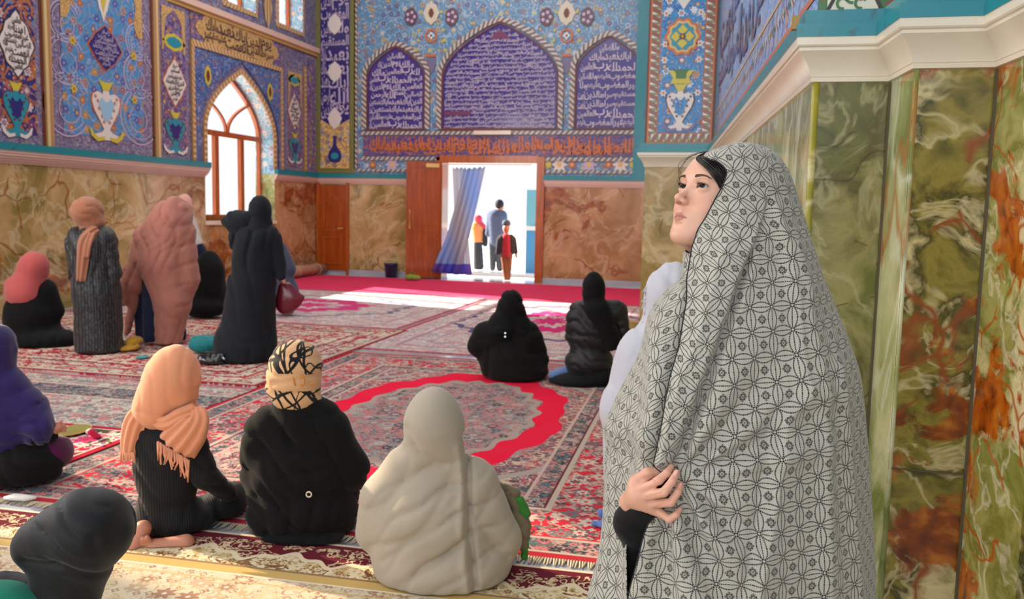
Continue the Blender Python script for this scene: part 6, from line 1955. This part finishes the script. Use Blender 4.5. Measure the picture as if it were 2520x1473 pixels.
# dress, sleeve and hand
W.mesh('dress', cloth('black_dress', (20, 20, 22), .85, .15, .004, .2, .6, 12), [('c', (1790, 760, .0), (1795, 1000, .0), 110, 190, .06), ('c', (1795, 1000, 0), (1790, 1500, 0), 190, 238, .06), ('c', (1790, 1500, 0), (1795, 2150, 0), 238, 215, .06)], .06, .016, [fold((1, .6, .05), .09, .006, .25)], .0225)
W.ppm = FPX/1.60
W.mesh('sleeve', cloth('black_velvet', (14, 14, 15), .95, .1, .003, .2, .4, 20), [('c', (1590, 1240, -.195), (1556, 1284, -.150), 38, 40), ('c', (1556, 1284, -.150), (1600, 1420, -.08), 38, 50)], .03, .006, [fold((.6, 0, .8), .05, .002, .4)], None)
def Z(x, y, dy, r=None): return (1450+x/3.482, 1050+y/3.482, dy)
hp = [('c', Z(350, 640, -.175), Z(420, 570, -.205), 27, 22, .02), ('e', Z(450, 590, -.205), (33, 30, 30), 0, .02), ('e', Z(520, 650, -.205), (28, 26, 24), 0, .02),
      ('c', Z(400, 500, -.205), Z(450, 560, -.215), 17, 17, .012), ('c', Z(430, 590, -.215), Z(600, 740, -.220), 16, 11, .012),
      # thumb
      ('c', Z(410, 470, -.200), Z(500, 400, -.210), 18, 15, .010), ('c', Z(500, 400, -.210), Z(640, 375, -.205), 13.5, 11, .004),
      # index
      ('c', Z(455, 530, -.222), Z(600, 455, -.250), 12.5, 10.5, .006), ('c', Z(600, 455, -.250), Z(665, 395, -.246), 10.5, 9.4, .003), ('c', Z(665, 395, -.246), Z(700, 345, -.232), 9.2, 7.8, .002),
      # middle
      ('c', Z(480, 590, -.226), Z(640, 560, -.262), 12.5, 11.2, .005), ('c', Z(640, 560, -.262), Z(712, 465, -.262), 11, 9.5, .002), ('c', Z(712, 465, -.262), Z(750, 392, -.250), 9.5, 8.2, .002),
      # ring
      ('c', Z(540, 655, -.226), Z(700, 645, -.256), 11.8, 10.8, .005), ('c', Z(700, 645, -.256), Z(758, 560, -.258), 10.6, 9.2, .002), ('c', Z(758, 560, -.258), Z(784, 492, -.246), 9.0, 7.8, .002),
      # little
      ('c', Z(600, 725, -.222), Z(685, 790, -.244), 10.2, 9.4, .005), ('c', Z(685, 790, -.244), Z(745, 752, -.246), 9.2, 8.2, .002), ('c', Z(745, 752, -.246), Z(776, 708, -.238), 8.0, 6.8, .002)]
def creaseline(a, b, w, amp):
    return groove([W.p(*a), W.p(*b)], w, amp)
hand = W.mesh('hand', mskin, hp, .012, .0016, [groove([W.p(*Z(500, 600, -.24)), W.p(*Z(640, 520, -.255))], .002, .0012), groove([W.p(*Z(560, 690, -.235)), W.p(*Z(690, 600, -.25))], .002, .0012), groove([W.p(*Z(440, 480, -.23)), W.p(*Z(520, 440, -.23))], .004, .0018)], None)
nv_ = len(hand.data.vertices)
ca = hand.data.color_attributes.new('tint', 'FLOAT_COLOR', 'POINT')
ca.data.foreach_set('color', np.tile(np.array([0, .25, 0, 1], np.float32), nv_))
mnail = plain('fingernail', (226, 160, 146), .25, coat=.4)
for (x0_, y0_, x1_, y1_, dy, r_) in ((735, 418, 754, 380, -.254, 6.2), (772, 520, 786, 488, -.250, 5.6)):
    hand_n = W.mesh('fingernail', mnail, [('c', Z(x0_, y0_, dy-.0035), Z(x1_, y1_, dy-.0028), r_*.9, r_*.8)], .002, .0015, [], None, parent=hand)

# ================================================================ THINGS ON THE FLOOR AND IN THE DOORWAY
def local_root(name, px, py, label, cat, **k):
    p_ = FL(px, py); o = empty(name, p_, YAW); tag(o, label, cat, **k)
    return o, (p_-CO).dot(fw)
# doorway curtain, gathered and blown aside
cur = empty('curtain', (-5.6, 16.6, 0)); tag(cur, 'blue and grey curtain blown aside in the open doorway, with a violet hem', 'curtain')
mc = Mat('curtain_cloth', .6, .3, sheen=.3)
co = mc.coord('Object'); x, y, z = mc.sep(co)
mc.col(mc.mix(z.lt(.34), mc.mix(((x*7.0+z*1.4).sin()*.5+.5), lin(186, 206, 240), lin(222, 222, 228)), mc.mix((x*9.0).sin()*.5+.5, lin(130, 136, 232), lin(160, 130, 206))))
_t = mc.node('ShaderNodeBsdfTranslucent'); _m = mc.node('ShaderNodeMixShader'); _m.inputs[0].default_value = .75
mc.nt.links.new(mc.b.inputs['Base Color'].links[0].from_socket, _t.inputs['Color'])
mc.nt.links.new(mc.b.outputs[0], _m.inputs[1]); mc.nt.links.new(_t.outputs[0], _m.inputs[2]); mc.nt.links.new(_m.outputs[0], mc.nt.nodes['Material Output'].inputs[0])
mc = mc.m
def sheet(name, left, right, Y, mat, pleats, amp, parent, n=26, nu=70):
    """cloth between two hanging edges given in the picture, on the plane y=Y"""
    fr = Fr((0, Y, 0), (1, 0, 0), (0, 0, 1), (0, -1, 0))
    L = [fr.hit(*p) for p in left]; R = [fr.hit(*p) for p in right]
    V = []
    for i in range(n):
        t = i/(n-1)
        la = [np.interp(t*(len(L)-1), range(len(L)), [q[k] for q in L]) for k in (0, 1)]
        ra = [np.interp(t*(len(R)-1), range(len(R)), [q[k] for q in R]) for k in (0, 1)]
        for j in range(nu):
            s_ = j/(nu-1)
            a = la[0]+(ra[0]-la[0])*s_; b = la[1]+(ra[1]-la[1])*s_
            if i == 0: b += .02*math.cos(s_*pleats*2*PI)
            V.append((a-parent.location.x, Y-parent.location.y+amp*math.sin(s_*pleats*2*PI+t*1.2)*(.6+.4*t), b))
    Q = [(i*nu+j, i*nu+j+1, (i+1)*nu+j+1, (i+1)*nu+j) for i in range(n-1) for j in range(nu-1)]
    o = npmesh(name, np.array(V), np.array(Q), mat, parent)
    so = o.modifiers.new('thickness', 'SOLIDIFY'); so.thickness = .006
    return o
sheet('curtain_panel', [(1142, 416), (1122, 500), (1094, 590), (1060, 668)], [(1194, 412), (1174, 500), (1152, 590), (1128, 676)], 16.55, mc, 4, .05, cur)
sheet('curtain_panel', [(1114, 414), (1117, 500), (1118, 590), (1112, 674)], [(1146, 414), (1148, 500), (1152, 590), (1160, 676)], 16.72, mc, 3, .04, cur)
q = PM(); a_ = BW.hit(1090, 404); b_ = BW.hit(1310, 404)
q.tube([(a_[0]+5.6, .12, a_[1]), (b_[0]+5.6, .12, a_[1])], .012, m_white, 8); q.build('curtain_rod', cur)

# bin beside the door
o, d = local_root('waste_bin', 962, 683, 'dark blue plastic bin standing against the far wall, left of the open door leaf', 'bin')
q = PM(); q.lathe((0, 0, 0), [(.001, .004), (.11, .004), (.14, .27), (.15, .28), (.15, .30), (.135, .30), (.105, .02), (.001, .02)], plain('bin_plastic', (38, 44, 84), .4), 24)
q.build('bucket', o, smooth=True)
q = PM(); q.tube([(-.14, 0, .28), (-.13, -.05, .33), (0, -.08, .36), (.13, -.05, .33), (.14, 0, .28)], .005, m_dark, 6); q.build('handle', o)

def pile(name, px, py, label, cat, mat, prims, k=.02, h=.01, folds=(), parts=()):
    f = Fig(px, py, label, cat, name)
    f.mesh(name+'_body', mat, prims, k, h, list(folds), .024)
    for nm, mt, pr in parts: f.mesh(nm, mt, pr, .012, h, [], None)
    return f
pile('carrier_bag', 1016, 691, 'small olive green bag on the floor at the foot of the open door leaf', 'bag', cloth('olive_bag', (130, 150, 66), .7, .1, .004, .3, 1, 14), [('e', (1010, 682, 0), (13, 12, 8)), ('e', (1025, 683, 0), (10, 10, 7))], .03, .02, [fold((1, 0, .3), .08, .01, .5)], [('handle', m_green, [('c', (1006, 672, 0), (1014, 667, 0), 2, 2), ('c', (1014, 667, 0), (1022, 672, 0), 2, 2)])])
rc = empty('rolled_carpet', (-8.72, 15.9, .009)); tag(rc, 'rolled-up carpet lying along the foot of the left wall near the small door', 'carpet')
q = PM(); q.tube([(.06, -.85, .125), (0, -.3, .13), (-.02, .2, .125), (0, .75, .12)], [.105, .115, .115, .105], cloth('rolled_carpet', (176, 130, 110), .95, 0, .006, .35, .6, 9), 20)
q.build('carpet_roll', rc, smooth=True)
for y_ in (-.45, .4):
    q = PM(); q.tube([(.02+.118*math.cos(2*PI*k/20), y_, .128+.118*math.sin(2*PI*k/20)) for k in range(21)], .006, plain('twine', (206, 190, 160), .9), 5)
    q.build('twine', rc)
f = pile('handbag', 712, 884, 'dark red shopping bag hanging from the hand of the tall woman in charcoal', 'bag', plain('red_bag', (118, 28, 44), .25, coat=.3), [('e', (712, 738, 0), (32, 16, 28), 30), ('c', (697, 706, 0), (694, 752, 0), 12, 14), ('c', (700, 762, 0), (744, 732, 0), 11, 6), ('e', (708, 728, 0), (22, 14, 34))], .04, .015)
f.root.location = f.root.location
def strap(F_, pts, r, mt, name='strap', parent=None):
    return F_.tubes(name, mt, [(pts, r)], parent)
strap(f, [(690, 710, -.02), (694, 688, 0), (700, 684, 0), (708, 694, 0), (712, 714, -.02)], 2.4, plain('red_strap', (130, 40, 50), .4))
f = pile('shopping_bag', 508, 872, 'teal woven bag on the carpet behind the peach headscarf', 'bag', cloth('teal_weave', (34, 120, 124), .8, .1, .004, .3, 1, 30), [('e', (502, 848, 0), (36, 30, 20)), ('c', (480, 836, 0), (534, 832, .05), 10, 8)], .03, .012, [fold((1, 0, .4), .06, .008, .5)])
strap(f, [(480, 838, 0), (492, 826, 0), (512, 828, 0), (524, 836, 0)], 2, m_turq, 'handle')
f = pile('handbag', 520, 900, 'glossy black handbag on the carpet at the feet of the tall woman in charcoal', 'bag', plain('black_leather', (26, 26, 30), .18, coat=.5), [('e', (520, 886, 0), (34, 22, 13)), ('c', (496, 880, 0), (545, 876, 0), 9, 8)], .03, .010, [fold((.6, 0, .4), .08, .005, .5)], [('buckle', plain('steel', (200, 204, 210), .2, metal=.9), [('c', (549, 880, -.05), (553, 884, -.05), 3.4, 3)])])
strap(f, [(500, 876, 0), (508, 866, 0), (528, 866, 0), (538, 874, 0)], 1.8, m_dark, 'handle')
f = pile('folded_cloth', 322, 866, 'mustard yellow cloth dropped on the carpet between the two standing women', 'cloth', cloth('mustard_cloth', (190, 140, 40), .9, .2, .004, .2, .8, 18), [('e', (316, 856, 0), (28, 28, 8), 8), ('e', (330, 838, .1), (18, 30, 11)), ('c', (285, 862, 0), (300, 860, 0), 6, 5)], .03, .012, [fold((.6, 0, .9), .05, .006, .5)])
pile('folded_cloth', 350, 886, 'small teal cloth on the carpet by the rose shawl', 'cloth', cloth('teal_cloth', (60, 140, 140), .9, .2, .004, .2, .8, 18), [('e', (350, 880, 0), (16, 16, 6))], .02, .010, [fold((.6, 0, .9), .05, .005, .5)])
f = pile('shoulder_bag', 76, 1150, 'dark bag with an embroidered flap and a pale strap, beside the purple shawl woman', 'bag', cloth('dark_bag_canvas', (52, 48, 36), .9, .1, .004, .2, .6, 14), [('e', (92, 1118, -.10), (44, 26, 36), -12)], .03, .010, [], [('embroidered_flap', cloth('embroidery', (150, 126, 84), .9, .1, .004, .6, 1, 60), [('e', (78, 1096, -.19), (22, 8, 26), -20)])])
strap(f, [(66, 1146, -.20), (88, 1150, -.21), (106, 1142, -.2), (116, 1122, -.17), (112, 1098, -.13)], 3.0, plain('strap_grey', (120, 118, 108), .8))
# tray and toys on the crimson rug
def flat(name, px, py, label, cat, build, z=.024):
    p_ = FL(px, py, z); o = empty(name, (p_.x, p_.y, z), YAW); tag(o, label, cat); build(o); return o
def tray(o):
    q = PM(); q.lathe((0, 0, 0), [(.001, .002), (.055, .002), (.085, .014), (.09, .016), (.082, .017), (.053, .007), (.001, .007)], plain('brass_tray', (150, 140, 70), .35), 28)
    q.build('dish', o, smooth=True).scale = (1, 1.5, 1)
    q = PM(); q.tube([(.09*math.cos(2*PI*i/28), .135*math.sin(2*PI*i/28), .016) for i in range(29)], .003, m_gold, 6); q.build('rim', o)
flat('tray', 182, 1063, 'shallow brass-green tray on the rug by the hand of the woman in purple', 'tray', tray)
rt = random.Random(9)
for i, (px, py, rgb, nm, lb) in enumerate(((222, 1104, (40, 150, 70), 'folded_ribbon', 'green ribbon knot on the crimson rug'), (256, 1106, (140, 110, 200), 'folded_ribbon', 'lilac ribbon knot on the crimson rug, right of the green ones'), (270, 1098, (120, 160, 50), 'folded_ribbon', 'yellow-green ribbon knot at the edge of the crimson rug'), (236, 1086, (206, 30, 70), 'cloth_roll', 'red and white rolled cloth on the crimson rug'))):
    f = Fig(px, py, lb, 'ribbon' if i < 3 else 'cloth', nm)
    mt = cloth(nm+str(i), rgb, .8, .2)
    if i < 3: f.root['group'] = 'ribbon knots on the crimson rug'
    if i < 3:
        f.mesh('ribbon_loop', mt, [('c', (px-15, py-6, 0), (px-2, py-8, .03), 5, 6), ('c', (px-2, py-8, .03), (px+13, py-5, 0), 6, 4)], .01, .006, [fold((1, 0, .4), .03, .003, .4)], .024)
        f.mesh('ribbon_knot', mt, [('e', (px, py-8, 0), (6, 6, 5))], .01, .006, [], .024)
    else:
        f.mesh('cloth_end', mt, [('c', (px-12, py-24, 0), (px+8, py-8, 0), 8, 8)], .01, .006, [], .024)
        f.mesh('cloth_lining', plain('lining_white', (214, 206, 196), .8), [('c', (px-18, py-24, 0), (px-14, py-27, 0), 7, 6)], .01, .006, [], .024)
def card(o):
    q = PM(); q.tube([(-.07, 0, .012), (-.03, .01, .016), (.04, .0, .014), (.08, .01, .012)], [.012, .03, .028, .012], plain('tissue', (226, 222, 214), .9), 10)
    q.build('tissue_fold', o, smooth=True).scale = (1, 1, .5)
flat('tissue', 46, 1228, 'crumpled white tissue on the carpet at the left edge', 'tissue', card, .02)
f = Fig(1470, 1300, 'pale blue cloth lying on the big carpet beside the patterned chador', 'cloth', 'folded_cloth')
f.mesh('cloth_fold', cloth('paleblue_cloth', (104, 136, 200), .85, .2), [('c', (1462, 1288, 0), (1490, 1304, 0), 8, 12), ('c', (1478, 1262, .05), (1500, 1270, .05), 10, 10), ('e', (1490, 1290, 0), (24, 20, 10))], .01, .006, [fold((.6, 0, .5), .04, .004, .5)], .014)
